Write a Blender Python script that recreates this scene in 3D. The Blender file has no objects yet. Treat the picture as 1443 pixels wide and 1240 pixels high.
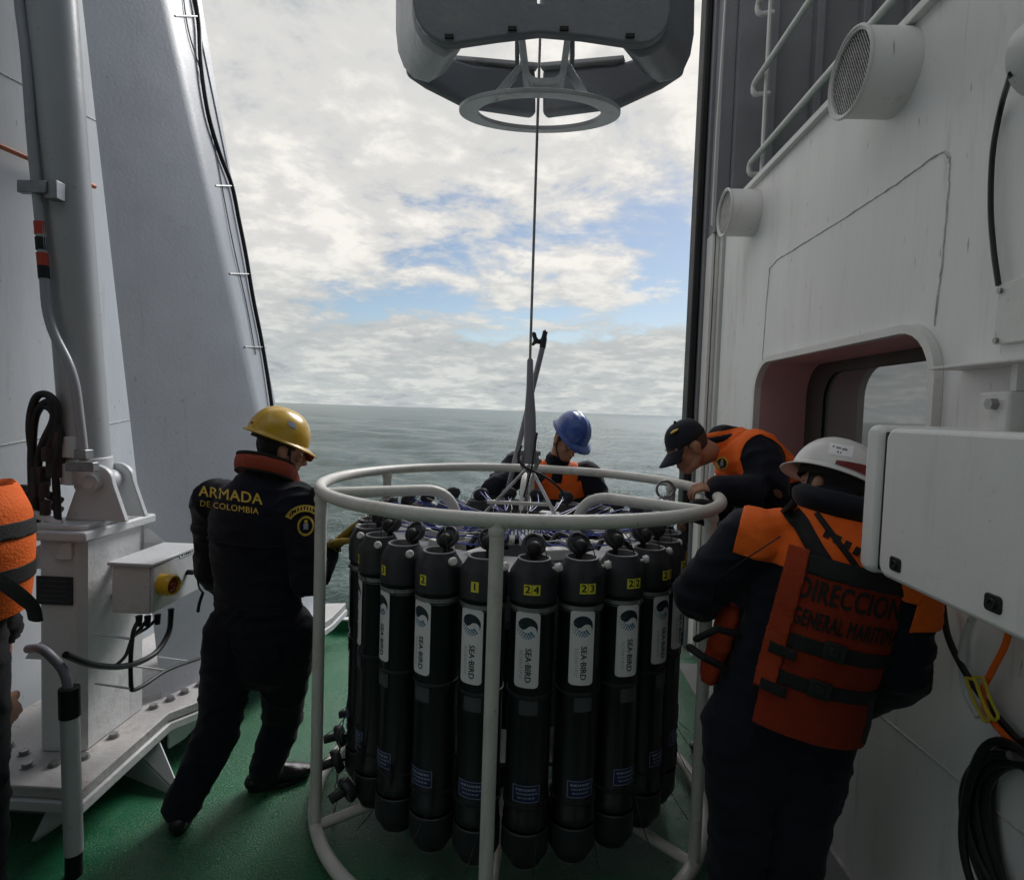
import bpy, bmesh, math, random
import numpy as np
from mathutils import Vector, Matrix, Quaternion, noise
from mathutils.bvhtree import BVHTree
from mathutils.geometry import tessellate_polygon

SC = bpy.context.scene
COL = SC.collection
PI = math.pi
R = math.radians
random.seed(7)

# ------------------------------------------------------------------ camera, sky, sun, exposure
F, CX, CY = 841.0, 721.5, 620.0            # focal length and centre of the photograph (its pixels)
CAM = Vector((0.0, 0.0, 1.78))
YAW, PITCH, ROLL = R(1.94), R(2.83), R(1.94)
ROT = Matrix.Rotation(YAW, 3, 'Z') @ Matrix.Rotation(PI / 2 - PITCH, 3, 'X') @ Matrix.Rotation(ROLL, 3, 'Z')
cam_d = bpy.data.cameras.new('camera')
cam_d.sensor_fit = 'HORIZONTAL'
cam_d.sensor_width = 36.0
cam_d.lens = F / 1443.0 * 36.0
cam_d.clip_start = 0.05
cam_d.clip_end = 90000.0
cam = bpy.data.objects.new('camera', cam_d)
COL.objects.link(cam)
cam.matrix_world = Matrix.Translation(CAM) @ ROT.to_4x4()
SC.camera = cam

SUN_EL, SUN_AZ = R(42.0), R(25.0)         # azimuth measured from +Y towards +X
world = bpy.data.worlds.new('World')
SC.world = world
world.use_nodes = True


def sky_nodes():
    nt = world.node_tree
    n, l = nt.nodes, nt.links
    n.clear()
    out = n.new('ShaderNodeOutputWorld')
    sky = n.new('ShaderNodeTexSky')
    sky.sky_type = 'NISHITA'
    sky.sun_disc = False
    sky.sun_elevation = SUN_EL
    sky.sun_rotation = SUN_AZ
    sky.air_density = 1.0
    sky.dust_density = 0.5
    bg_sky = n.new('ShaderNodeBackground')
    bg_sky.inputs['Strength'].default_value = 0.050
    l.new(sky.outputs[0], bg_sky.inputs['Color'])
    # a deck of broken cloud: the view direction meets a flat layer overhead
    tc = n.new('ShaderNodeTexCoord')
    sep = n.new('ShaderNodeSeparateXYZ')
    l.new(tc.outputs['Generated'], sep.inputs[0])

    def math_n(op, a, b=None):
        m = n.new('ShaderNodeMath')
        m.operation = op
        for i, v in enumerate((a, b)):
            if v is None:
                continue
            if isinstance(v, (int, float)):
                m.inputs[i].default_value = v
            else:
                l.new(v, m.inputs[i])
        return m.outputs[0]
    zc = math_n('ADD', math_n('MAXIMUM', sep.outputs['Z'], 0.0), 0.19)
    comb = n.new('ShaderNodeCombineXYZ')
    l.new(math_n('DIVIDE', sep.outputs['X'], zc), comb.inputs[0])
    l.new(math_n('DIVIDE', sep.outputs['Y'], zc), comb.inputs[1])
    comb.inputs[2].default_value = 3.7

    def nz(scale, detail, rough, dist=0.0, off=(0, 0, 0), scl=(1, 1, 1)):
        mp = n.new('ShaderNodeMapping')
        mp.inputs['Location'].default_value = off
        mp.inputs['Scale'].default_value = scl
        l.new(comb.outputs[0], mp.inputs[0])
        t = n.new('ShaderNodeTexNoise')
        t.inputs['Scale'].default_value = scale
        t.inputs['Detail'].default_value = detail
        t.inputs['Roughness'].default_value = rough
        t.inputs['Distortion'].default_value = dist
        l.new(mp.outputs[0], t.inputs[0])
        return t.outputs[0]

    def ramp(fac, stops, interp='EASE'):
        r = n.new('ShaderNodeValToRGB')
        r.color_ramp.interpolation = interp
        e = r.color_ramp.elements
        e[0].position, e[0].color = stops[0][0], stops[0][1]
        e[1].position, e[1].color = stops[-1][0], stops[-1][1]
        for p, c in stops[1:-1]:
            k = e.new(p)
            k.color = c
        l.new(fac, r.inputs[0])
        return r.outputs[0]
    big = nz(0.80, 3.0, 0.5, 0.2, SKY_OFF)
    mid = nz(2.1, 9.0, 0.60, 0.35, (4.2, 1.7, 0))
    fine = nz(6.5, 8.0, 0.62, 0.2, (1.2, 7.7, 0))
    # more open sky towards +X (the weather clears on that side)
    side = math_n('MULTIPLY', sep.outputs['X'], SKY_SIDE)
    cover = math_n('SUBTRACT', math_n('ADD', math_n('MULTIPLY', big, 0.55), math_n('MULTIPLY', mid, 0.62)), side)
    cover = math_n('ADD', cover, math_n('MULTIPLY', math_n('SUBTRACT', fine, 0.5), 0.22))
    w = lambda v: (v, v, v, 1)
    hz = n.new('ShaderNodeMapRange')
    hz.inputs['From Min'].default_value = 0.02
    hz.inputs['From Max'].default_value = 0.16
    hz.inputs['To Min'].default_value = 0.24
    hz.inputs['To Max'].default_value = 0.0
    l.new(sep.outputs['Z'], hz.inputs['Value'])
    cover = math_n('ADD', cover, hz.outputs[0])
    mask = ramp(cover, [(SKY_T0, w(0.0)), (SKY_T1, w(1.0))])
    # shade of the cloud base
    tone = math_n('ADD', math_n('MULTIPLY', mid, 0.55), math_n('MULTIPLY', fine, 0.45))
    ccol = ramp(tone, [(0.34, (0.48, 0.50, 0.52, 1)), (0.47, (0.66, 0.655, 0.64, 1)), (0.60, (0.88, 0.85, 0.80, 1))])
    low = ramp(sep.outputs['Z'], [(0.0, (0.74, 0.79, 0.81, 1)), (0.10, (0.74, 0.78, 0.80, 1)), (0.26, (1, 1, 1, 1))])
    mul = n.new('ShaderNodeMixRGB')
    mul.blend_type = 'MULTIPLY'
    mul.inputs[0].default_value = 1.0
    l.new(ccol, mul.inputs[1])
    l.new(low, mul.inputs[2])
    bg_c = n.new('ShaderNodeBackground')
    bg_c.inputs['Strength'].default_value = 0.614
    l.new(mul.outputs[0], bg_c.inputs['Color'])
    mix = n.new('ShaderNodeMixShader')
    l.new(mask, mix.inputs[0])
    l.new(bg_sky.outputs[0], mix.inputs[1])
    l.new(bg_c.outputs[0], mix.inputs[2])
    l.new(mix.outputs[0], out.inputs['Surface'])


SKY_OFF = (-4.4, 2.9, 0.0)
SKY_SIDE = 0.22
SKY_T0, SKY_T1 = 0.50, 0.62
sky_nodes()

sun_d = bpy.data.lights.new('sun', 'SUN')
sun_d.energy = 1.5
sun_d.angle = R(26.0)
sun_d.color = (1.0, 0.98, 0.95)
sun = bpy.data.objects.new('sun', sun_d)
COL.objects.link(sun)
sdir = Vector((math.sin(SUN_AZ) * math.cos(SUN_EL), math.cos(SUN_AZ) * math.cos(SUN_EL), math.sin(SUN_EL)))
sun.rotation_euler = sdir.to_track_quat('Z', 'Y').to_euler()
sun.location = (0, 0, 30)

SC.view_settings.view_transform = 'Standard'
SC.view_settings.look = 'None'
SC.view_settings.gamma = 1.0
SC.view_settings.exposure = 0.82
SC.view_settings.use_curve_mapping = False
SC.cycles.use_denoising = True
SC.cycles.max_bounces = 8
SC.cycles.sample_clamp_indirect = 6.0


# ------------------------------------------------------------------ where a sight line meets a plane of the place
def ray(px, py):
    return ROT @ Vector(((px - CX) / F, -(py - CY) / F, -1.0))


def P(px, py, Y):
    d = ray(px, py)
    return CAM + d * (Y / d.y)


def PX(px, py, X):
    d = ray(px, py)
    return CAM + d * (X / d.x)


def PZ(px, py, z):
    d = ray(px, py)
    return CAM + d * ((z - CAM.z) / d.z)


# ------------------------------------------------------------------ materials
MATS = {}


def mat(name, col, rough=0.5, metal=0.0, var=0.12, vscale=3.0, bump=0.0, bscale=60.0, dirt=0.0, dirt_col=(0.10, 0.075, 0.05),
        dscale=2.0, spec=0.5, coat=0.0, ior=1.5, sheen=0.0, stretch=(1, 1, 1), rvar=0.12, drips=0.0):
    m = bpy.data.materials.new(name)
    m.use_nodes = True
    nt = m.node_tree
    n, l = nt.nodes, nt.links
    b = n['Principled BSDF']
    tc = n.new('ShaderNodeTexCoord')
    mp = n.new('ShaderNodeMapping')
    mp.inputs['Scale'].default_value = stretch
    l.new(tc.outputs['Object'], mp.inputs[0])

    def nz(scale, detail=6.0, rough_=0.6):
        t = n.new('ShaderNodeTexNoise')
        t.inputs['Scale'].default_value = scale
        t.inputs['Detail'].default_value = detail
        t.inputs['Roughness'].default_value = rough_
        l.new(mp.outputs[0], t.inputs[0])
        return t.outputs[0]
    v = nz(vscale)
    r = n.new('ShaderNodeValToRGB')
    e = r.color_ramp.elements
    e[0].position, e[1].position = 0.3, 0.7
    e[0].color = tuple(c * (1 - var) for c in col) + (1,)
    e[1].color = tuple(min(1, c * (1 + var)) for c in col) + (1,)
    l.new(v, r.inputs[0])
    colour = r.outputs[0]
    if dirt > 0:
        d1 = nz(dscale, 9.0, 0.72)
        rr = n.new('ShaderNodeValToRGB')
        ee = rr.color_ramp.elements
        ee[0].position, ee[1].position = 0.56, 0.74
        ee[0].color, ee[1].color = (0, 0, 0, 1), (dirt, dirt, dirt, 1)
        l.new(d1, rr.inputs[0])
        mx = n.new('ShaderNodeMixRGB')
        l.new(rr.outputs[0], mx.inputs[0])
        l.new(colour, mx.inputs[1])
        mx.inputs[2].default_value = dirt_col + (1,)
        colour = mx.outputs[0]
    if drips > 0:
        mp2 = n.new('ShaderNodeMapping')
        mp2.inputs['Scale'].default_value = (7.0, 7.0, 0.55)
        l.new(tc.outputs['Object'], mp2.inputs[0])
        t2 = n.new('ShaderNodeTexNoise')
        t2.inputs['Scale'].default_value = 2.2
        t2.inputs['Detail'].default_value = 7.0
        t2.inputs['Roughness'].default_value = 0.65
        l.new(mp2.outputs[0], t2.inputs[0])
        r2 = n.new('ShaderNodeValToRGB')
        e2 = r2.color_ramp.elements
        e2[0].position, e2[1].position = 0.60, 0.78
        e2[0].color, e2[1].color = (0, 0, 0, 1), (drips, drips, drips, 1)
        l.new(t2.outputs[0], r2.inputs[0])
        m2 = n.new('ShaderNodeMixRGB')
        l.new(r2.outputs[0], m2.inputs[0])
        l.new(colour, m2.inputs[1])
        m2.inputs[2].default_value = (0.23, 0.15, 0.095, 1)
        colour = m2.outputs[0]
        sp = nz(46.0, 3.0, 0.5)
        r3 = n.new('ShaderNodeValToRGB')
        e3 = r3.color_ramp.elements
        e3[0].position, e3[1].position = 0.69, 0.74
        e3[0].color, e3[1].color = (0, 0, 0, 1), (drips * 1.3, drips * 1.3, drips * 1.3, 1)
        l.new(sp, r3.inputs[0])
        m3 = n.new('ShaderNodeMixRGB')
        l.new(r3.outputs[0], m3.inputs[0])
        l.new(colour, m3.inputs[1])
        m3.inputs[2].default_value = (0.16, 0.10, 0.07, 1)
        colour = m3.outputs[0]
    l.new(colour, b.inputs['Base Color'])
    mr = n.new('ShaderNodeMapRange')
    mr.inputs['To Min'].default_value = max(0.02, rough - rvar)
    mr.inputs['To Max'].default_value = min(1.0, rough + rvar)
    l.new(nz(vscale * 2.3), mr.inputs['Value'])
    l.new(mr.outputs[0], b.inputs['Roughness'])
    b.inputs['Metallic'].default_value = metal
    b.inputs['Specular IOR Level'].default_value = spec
    b.inputs['IOR'].default_value = ior
    b.inputs['Coat Weight'].default_value = coat
    b.inputs['Coat Roughness'].default_value = 0.15
    b.inputs['Sheen Weight'].default_value = sheen
    if bump > 0:
        bp = n.new('ShaderNodeBump')
        bp.inputs['Strength'].default_value = bump
        bp.inputs['Distance'].default_value = 0.01
        l.new(nz(bscale, 5.0), bp.inputs['Height'])
        l.new(bp.outputs[0], b.inputs['Normal'])
    MATS[name] = m
    return m


M_WHITE = mat('white_paint', (0.66, 0.66, 0.64), 0.42, var=0.05, bump=0.25, bscale=18, dirt=0.35, dirt_col=(0.33, 0.30, 0.27), dscale=1.3, drips=0.30)
M_PALEWALL = mat('pale_wall_paint', (0.68, 0.71, 0.74), 0.5, var=0.05, bump=0.25, bscale=9, dirt=0.25, dirt_col=(0.42, 0.42, 0.42), dscale=1.3, stretch=(1, 1, 0.4), drips=0.35)
M_WALL = mat('wall_paint', (0.77, 0.77, 0.76), 0.5, var=0.05, bump=0.32, bscale=9, dirt=0.5, dirt_col=(0.36, 0.33, 0.30), dscale=2.4, stretch=(1, 1, 0.22), drips=0.40)
M_LEG = mat('leg_paint', (0.44, 0.455, 0.49), 0.40, var=0.06, bump=0.10, bscale=60, dirt=0.25, dirt_col=(0.20, 0.19, 0.18), drips=0.30)
M_CYL = mat('cylinder_paint', (0.40, 0.41, 0.42), 0.32, var=0.05, bump=0.08, bscale=40, dirt=0.25, dirt_col=(0.25, 0.24, 0.22), drips=0.25)
M_PIPE = mat('pipe_paint', (0.33, 0.34, 0.36), 0.30, var=0.06, drips=0.2)
M_GREY = mat('grey_paint', (0.63, 0.64, 0.65), 0.40, var=0.06, bump=0.2, bscale=22, dirt=0.25, dirt_col=(0.28, 0.27, 0.25), drips=0.30)
M_PED = mat('pedestal_paint', (0.66, 0.66, 0.66), 0.45, var=0.08, bump=0.3, bscale=30, dirt=0.4, dirt_col=(0.22, 0.19, 0.17), dscale=2.2, drips=0.45)
M_RUSTY = mat('worn_flange_paint', (0.52, 0.50, 0.49), 0.5, var=0.1, bump=0.4, bscale=35, dirt=0.75, dirt_col=(0.20, 0.12, 0.08), dscale=5)
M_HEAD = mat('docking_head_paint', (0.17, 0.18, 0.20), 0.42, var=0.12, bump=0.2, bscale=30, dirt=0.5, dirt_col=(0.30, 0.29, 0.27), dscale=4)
M_HEADL = mat('worn_and_lit_pale_steel', (0.46, 0.47, 0.48), 0.4, var=0.2, bump=0.3, bscale=40, dirt=0.7, dirt_col=(0.16, 0.14, 0.13), dscale=9)
M_DARKWALL = mat('dark_grey_paint', (0.20, 0.205, 0.225), 0.5, var=0.1, bump=0.2, bscale=20)
M_RUBBER = mat('black_rubber', (0.012, 0.012, 0.013), 0.55, var=0.2, spec=0.35)
M_HOSE = mat('black_hose', (0.010, 0.010, 0.011), 0.45, var=0.2)
M_BOTTLE = mat('black_pvc', (0.010, 0.010, 0.014), 0.34, var=0.2, bump=0.10, bscale=90, spec=0.5, dirt=0.30, dirt_col=(0.04, 0.04, 0.045), dscale=11, stretch=(1, 1, 0.3), rvar=0.18)
M_BOTTLE_CAP = mat('charcoal_pvc', (0.024, 0.025, 0.030), 0.45, var=0.22, spec=0.45, dirt=0.3, dirt_col=(0.11, 0.11, 0.11), dscale=16, rvar=0.2)
M_BOTRIM = mat('worn_grey_rim', (0.19, 0.19, 0.20), 0.5, var=0.2, vscale=30)
M_STEEL = mat('stainless_steel', (0.56, 0.56, 0.55), 0.28, metal=1.0, var=0.1, vscale=20)
M_DSTEEL = mat('dull_steel', (0.30, 0.30, 0.30), 0.45, metal=0.8, var=0.2, vscale=25)
M_FRAME = mat('rosette_paint', (0.66, 0.64, 0.60), 0.42, var=0.08, vscale=9, bump=0.25, bscale=45, dirt=0.5, dirt_col=(0.30, 0.22, 0.17), dscale=6, drips=0.35)
M_LABEL = mat('label_white', (0.84, 0.83, 0.85), 0.45, var=0.03)
M_INK = mat('ink_dark_teal', (0.012, 0.022, 0.032), 0.5, var=0.05)
M_INKB = mat('ink_blue', (0.02, 0.16, 0.30), 0.5, var=0.3, vscale=40)
M_INKG = mat('ink_grey', (0.30, 0.30, 0.32), 0.5, var=0.05)
M_YEL = mat('sticker_yellow', (0.85, 0.76, 0.05), 0.45, var=0.05)
M_KNOB = mat('white_plastic', (0.72, 0.71, 0.68), 0.45, var=0.04)
M_BLUELAB = mat('blue_label', (0.020, 0.025, 0.085), 0.4, var=0.05)
M_PALEINK = mat('pale_ink', (0.32, 0.34, 0.48), 0.5, var=0.05)
M_TAPE = mat('grey_tape', (0.075, 0.075, 0.085), 0.5, var=0.15, vscale=14)
M_BLUELINE = mat('blue_line', (0.03, 0.06, 0.36), 0.45, var=0.2)
M_NAVY = mat('navy_cloth', (0.0070, 0.0080, 0.0155), 0.88, var=0.25, vscale=14, bump=0.14, bscale=240, spec=0.25, sheen=0.08)
M_BLACKCLOTH = mat('black_cloth', (0.008, 0.008, 0.011), 0.9, var=0.25, vscale=14, bump=0.35, bscale=240, spec=0.22, sheen=0.05)
M_ORANGE = mat('orange_cloth', (0.98, 0.155, 0.016), 0.75, var=0.10, vscale=12, bump=0.4, bscale=160, spec=0.3)
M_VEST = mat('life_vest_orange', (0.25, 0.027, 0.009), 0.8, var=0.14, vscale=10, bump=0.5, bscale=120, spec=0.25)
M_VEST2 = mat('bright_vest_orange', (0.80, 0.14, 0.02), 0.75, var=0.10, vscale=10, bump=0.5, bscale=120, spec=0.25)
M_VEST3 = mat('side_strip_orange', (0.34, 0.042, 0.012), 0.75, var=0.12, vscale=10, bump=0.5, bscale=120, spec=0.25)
M_REDCOLLAR = mat('red_orange_collar', (0.34, 0.05, 0.022), 0.7, var=0.12, vscale=15, bump=0.4, bscale=150)
M_WEB = mat('black_webbing', (0.010, 0.010, 0.010), 0.8, var=0.2, bump=0.5, bscale=300)
M_SKIN = mat('skin', (0.40, 0.20, 0.125), 0.52, var=0.12, vscale=18, bump=0.12, bscale=140, spec=0.4)
M_HAIR = mat('dark_hair', (0.010, 0.008, 0.007), 0.55, var=0.3, vscale=60, bump=0.9, bscale=180)
M_STUBBLE = mat('cropped_hair', (0.085, 0.055, 0.040), 0.7, var=0.3, vscale=60, bump=0.6, bscale=260)
M_LIP = mat('lip', (0.28, 0.10, 0.08), 0.5, var=0.1)
M_EYEW = mat('eye_white', (0.6, 0.58, 0.55), 0.3, var=0.03)
M_EYED = mat('eye_dark', (0.01, 0.008, 0.007), 0.2, var=0.03)
M_HYEL = mat('yellow_helmet', (0.60, 0.36, 0.022), 0.28, var=0.08, vscale=6, spec=0.5, coat=0.3, bump=0.1, bscale=14)
M_HBLUE = mat('blue_helmet', (0.022, 0.070, 0.29), 0.28, var=0.08, vscale=6, coat=0.3)
M_HWHITE = mat('white_helmet', (0.66, 0.65, 0.63), 0.35, var=0.05, vscale=6, coat=0.2, dirt=0.3, dirt_col=(0.4, 0.37, 0.34), dscale=8)
M_REDTAPE = mat('red_reflective_tape', (0.16, 0.012, 0.014), 0.3, var=0.1)
M_CAP = mat('navy_cap', (0.010, 0.012, 0.022), 0.85, var=0.2, vscale=25, bump=0.5, bscale=300)
M_GOLD = mat('gold_embroidery', (0.70, 0.50, 0.06), 0.6, var=0.25, vscale=60, bump=0.4, bscale=260)
M_GLOVE = mat('yellow_glove', (0.36, 0.25, 0.03), 0.75, var=0.2, vscale=30, bump=0.3, bscale=200)
M_BOOT = mat('black_leather', (0.010, 0.009, 0.009), 0.30, var=0.3, vscale=14, bump=0.35, bscale=70, spec=0.6)
M_BEACON = mat('beacon_yellow', (0.70, 0.42, 0.01), 0.3, var=0.05, coat=0.3)
M_LENS = mat('red_lens', (0.35, 0.03, 0.02), 0.15, var=0.05, coat=0.6)
M_BROWNHOSE = mat('brown_wrapped_hose', (0.055, 0.035, 0.030), 0.65, var=0.25, vscale=20, bump=0.5, bscale=60)
M_ORANGEPIPE = mat('orange_pipe', (0.50, 0.14, 0.05), 0.5, var=0.1)
M_REDTAG = mat('red_tag', (0.45, 0.045, 0.02), 0.5, var=0.1)
M_REVEAL = mat('mauve_primer', (0.56, 0.33, 0.345), 0.55, var=0.08, vscale=2.5, bump=0.2, bscale=20)
M_JAMB = mat('brown_gasket', (0.060, 0.050, 0.044), 0.6, var=0.1)
M_CABINET = mat('cabinet_paint', (0.76, 0.76, 0.75), 0.5, var=0.04, vscale=4, bump=0.10, bscale=260, dirt=0.2, dirt_col=(0.4, 0.36, 0.33), dscale=5, drips=0.18)
M_GUTTER = mat('grey_deck_paint', (0.24, 0.24, 0.24), 0.55, var=0.12, bump=0.4, bscale=60)
M_SEAM = mat('stained_weld_bead', (0.60, 0.59, 0.57), 0.6, var=0.25, vscale=25, bump=0.8, bscale=60, dirt=0.7, dirt_col=(0.15, 0.11, 0.085), dscale=9)  # pale weld bead with dark stains along it
M_YHOLD = mat('yellow_plastic', (0.62, 0.50, 0.04), 0.45, var=0.08)
M_PLATE = mat('dark_nameplate', (0.020, 0.020, 0.024), 0.35, var=0.2)
M_POLE = mat('grey_pole', (0.23, 0.23, 0.26), 0.4, var=0.1)
M_GREENP = mat('green_paint', (0.018, 0.125, 0.055), 0.35, var=0.2, vscale=4, bump=0.3, bscale=60)


def glass_mat():
    m = mat('window_glass', (0.10, 0.125, 0.12), 0.03, var=0.02, ior=3.0, rvar=0.01)
    return m


M_GLASS = glass_mat()


def deck_mat():
    m = bpy.data.materials.new('green_nonslip_deck')
    m.use_nodes = True
    nt = m.node_tree
    n, l = nt.nodes, nt.links
    b = n['Principled BSDF']
    tc = n.new('ShaderNodeTexCoord')

    def nz(scale, detail=6.0, rough_=0.6):
        t = n.new('ShaderNodeTexNoise')
        t.inputs['Scale'].default_value = scale
        t.inputs['Detail'].default_value = detail
        t.inputs['Roughness'].default_value = rough_
        l.new(tc.outputs['Object'], t.inputs[0])
        return t.outputs[0]

    def ramp(fac, a, ca, b_, cb):
        r = n.new('ShaderNodeValToRGB')
        e = r.color_ramp.elements
        e[0].position, e[1].position = a, b_
        e[0].color, e[1].color = ca + (1,), cb + (1,)
        l.new(fac, r.inputs[0])
        return r.outputs[0]
    base = ramp(nz(1.6), 0.3, (0.012, 0.105, 0.046), 0.7, (0.026, 0.170, 0.076))
    wear = ramp(nz(1.1, 6), 0.42, (0, 0, 0), 0.60, (1, 1, 1))
    speck = ramp(nz(95, 3, 0.6), 0.50, (0, 0, 0), 0.58, (1, 1, 1))
    mm = n.new('ShaderNodeMath')
    mm.operation = 'MULTIPLY'
    l.new(wear, mm.inputs[0])
    l.new(speck, mm.inputs[1])
    mx = n.new('ShaderNodeMixRGB')
    mk = n.new('ShaderNodeMath')
    mk.operation = 'MULTIPLY'
    l.new(mm.outputs[0], mk.inputs[0])
    mk.inputs[1].default_value = 0.6
    l.new(mk.outputs[0], mx.inputs[0])
    l.new(base, mx.inputs[1])
    mx.inputs[2].default_value = (0.17, 0.21, 0.16, 1)
    l.new(mx.outputs[0], b.inputs['Base Color'])
    l.new(ramp(nz(1.7, 5), 0.44, (0.10, 0.10, 0.10), 0.60, (0.55, 0.55, 0.55)), b.inputs['Roughness'])
    bp = n.new('ShaderNodeBump')
    bp.inputs['Strength'].default_value = 0.75
    bp.inputs['Distance'].default_value = 0.006
    l.new(nz(130, 3, 0.6), bp.inputs['Height'])
    l.new(bp.outputs[0], b.inputs['Normal'])
    return m


M_DECK = deck_mat()


def sea_mat():
    m = bpy.data.materials.new('sea_water')
    m.use_nodes = True
    nt = m.node_tree
    n, l = nt.nodes, nt.links
    b = n['Principled BSDF']
    b.inputs['Base Color'].default_value = (0.052, 0.096, 0.088, 1)
    b.inputs['Roughness'].default_value = 0.13
    b.inputs['IOR'].default_value = 1.33
    tc = n.new('ShaderNodeTexCoord')
    ln = n.new('ShaderNodeVectorMath')
    ln.operation = 'LENGTH'
    l.new(tc.outputs['Object'], ln.inputs[0])
    mr = n.new('ShaderNodeMapRange')       # waves too small to resolve far out act as roughness
    mr.inputs['From Min'].default_value = 25.0
    mr.inputs['From Max'].default_value = 320.0
    mr.inputs['To Min'].default_value = 0.12
    mr.inputs['To Max'].default_value = 0.22
    l.new(ln.outputs['Value'], mr.inputs['Value'])
    l.new(mr.outputs[0], b.inputs['Roughness'])
    h = None
    for sc, st, w_ in ((0.10, (1.0, 3.0, 1), 1.6), (0.55, (1.0, 2.4, 1), 0.9), (1.9, (1.0, 1.9, 1), 0.55), (5.0, (1, 1.5, 1), 0.24)):
        mp = n.new('ShaderNodeMapping')
        mp.inputs['Scale'].default_value = st
        mp.inputs['Rotation'].default_value = (0, 0, 0.25)
        l.new(tc.outputs['Object'], mp.inputs[0])
        t = n.new('ShaderNodeTexNoise')
        t.inputs['Scale'].default_value = sc
        t.inputs['Detail'].default_value = 5
        t.inputs['Roughness'].default_value = 0.6
        l.new(mp.outputs[0], t.inputs[0])
        k = n.new('ShaderNodeMath')
        k.operation = 'MULTIPLY'
        l.new(t.outputs[0], k.inputs[0])
        k.inputs[1].default_value = w_
        if h is None:
            h = k.outputs[0]
        else:
            a = n.new('ShaderNodeMath')
            a.operation = 'ADD'
            l.new(h, a.inputs[0])
            l.new(k.outputs[0], a.inputs[1])
            h = a.outputs[0]
    bp = n.new('ShaderNodeBump')
    bp.inputs['Strength'].default_value = 0.7
    bp.inputs['Distance'].default_value = 0.55
    l.new(h, bp.inputs['Height'])
    l.new(bp.outputs[0], b.inputs['Normal'])
    return m


M_SEA = sea_mat()


# ------------------------------------------------------------------ mesh helpers
def frame_from(d, up=None):
    d = Vector(d).normalized()
    up = Vector(up) if up is not None else (Vector((0, 0, 1)) if abs(d.z) < 0.95 else Vector((0, 1, 0)))
    s = up.cross(d)
    if s.length < 1e-6:
        s = Vector((1, 0, 0)).cross(d)
    s.normalize()
    u = d.cross(s).normalized()
    return s, u, d


def catmull(pts, n=8):
    pts = [Vector(p) for p in pts]
    if len(pts) < 3:
        return pts
    ext = [pts[0] * 2 - pts[1]] + pts + [pts[-1] * 2 - pts[-2]]
    out = []
    for i in range(1, len(ext) - 2):
        p0, p1, p2, p3 = ext[i - 1:i + 3]
        for k in range(n):
            t = k / n
            out.append(0.5 * ((2 * p1) + (p2 - p0) * t + (2 * p0 - 5 * p1 + 4 * p2 - p3) * t * t + (3 * p1 - p0 - 3 * p2 + p3) * t ** 3))
    out.append(pts[-1])
    return out


def fillet(pts, r, n=6):
    pts = [Vector(p) for p in pts]
    out = [pts[0]]
    for i in range(1, len(pts) - 1):
        a, b, c = pts[i - 1:i + 2]
        d1, d2 = (a - b), (c - b)
        k = min(r, d1.length * 0.49, d2.length * 0.49)
        s, e = b + d1.normalized() * k, b + d2.normalized() * k
        for j in range(n + 1):
            t = j / n
            out.append(s * (1 - t) ** 2 + b * 2 * t * (1 - t) + e * t * t)
    out.append(pts[-1])
    return out


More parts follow.
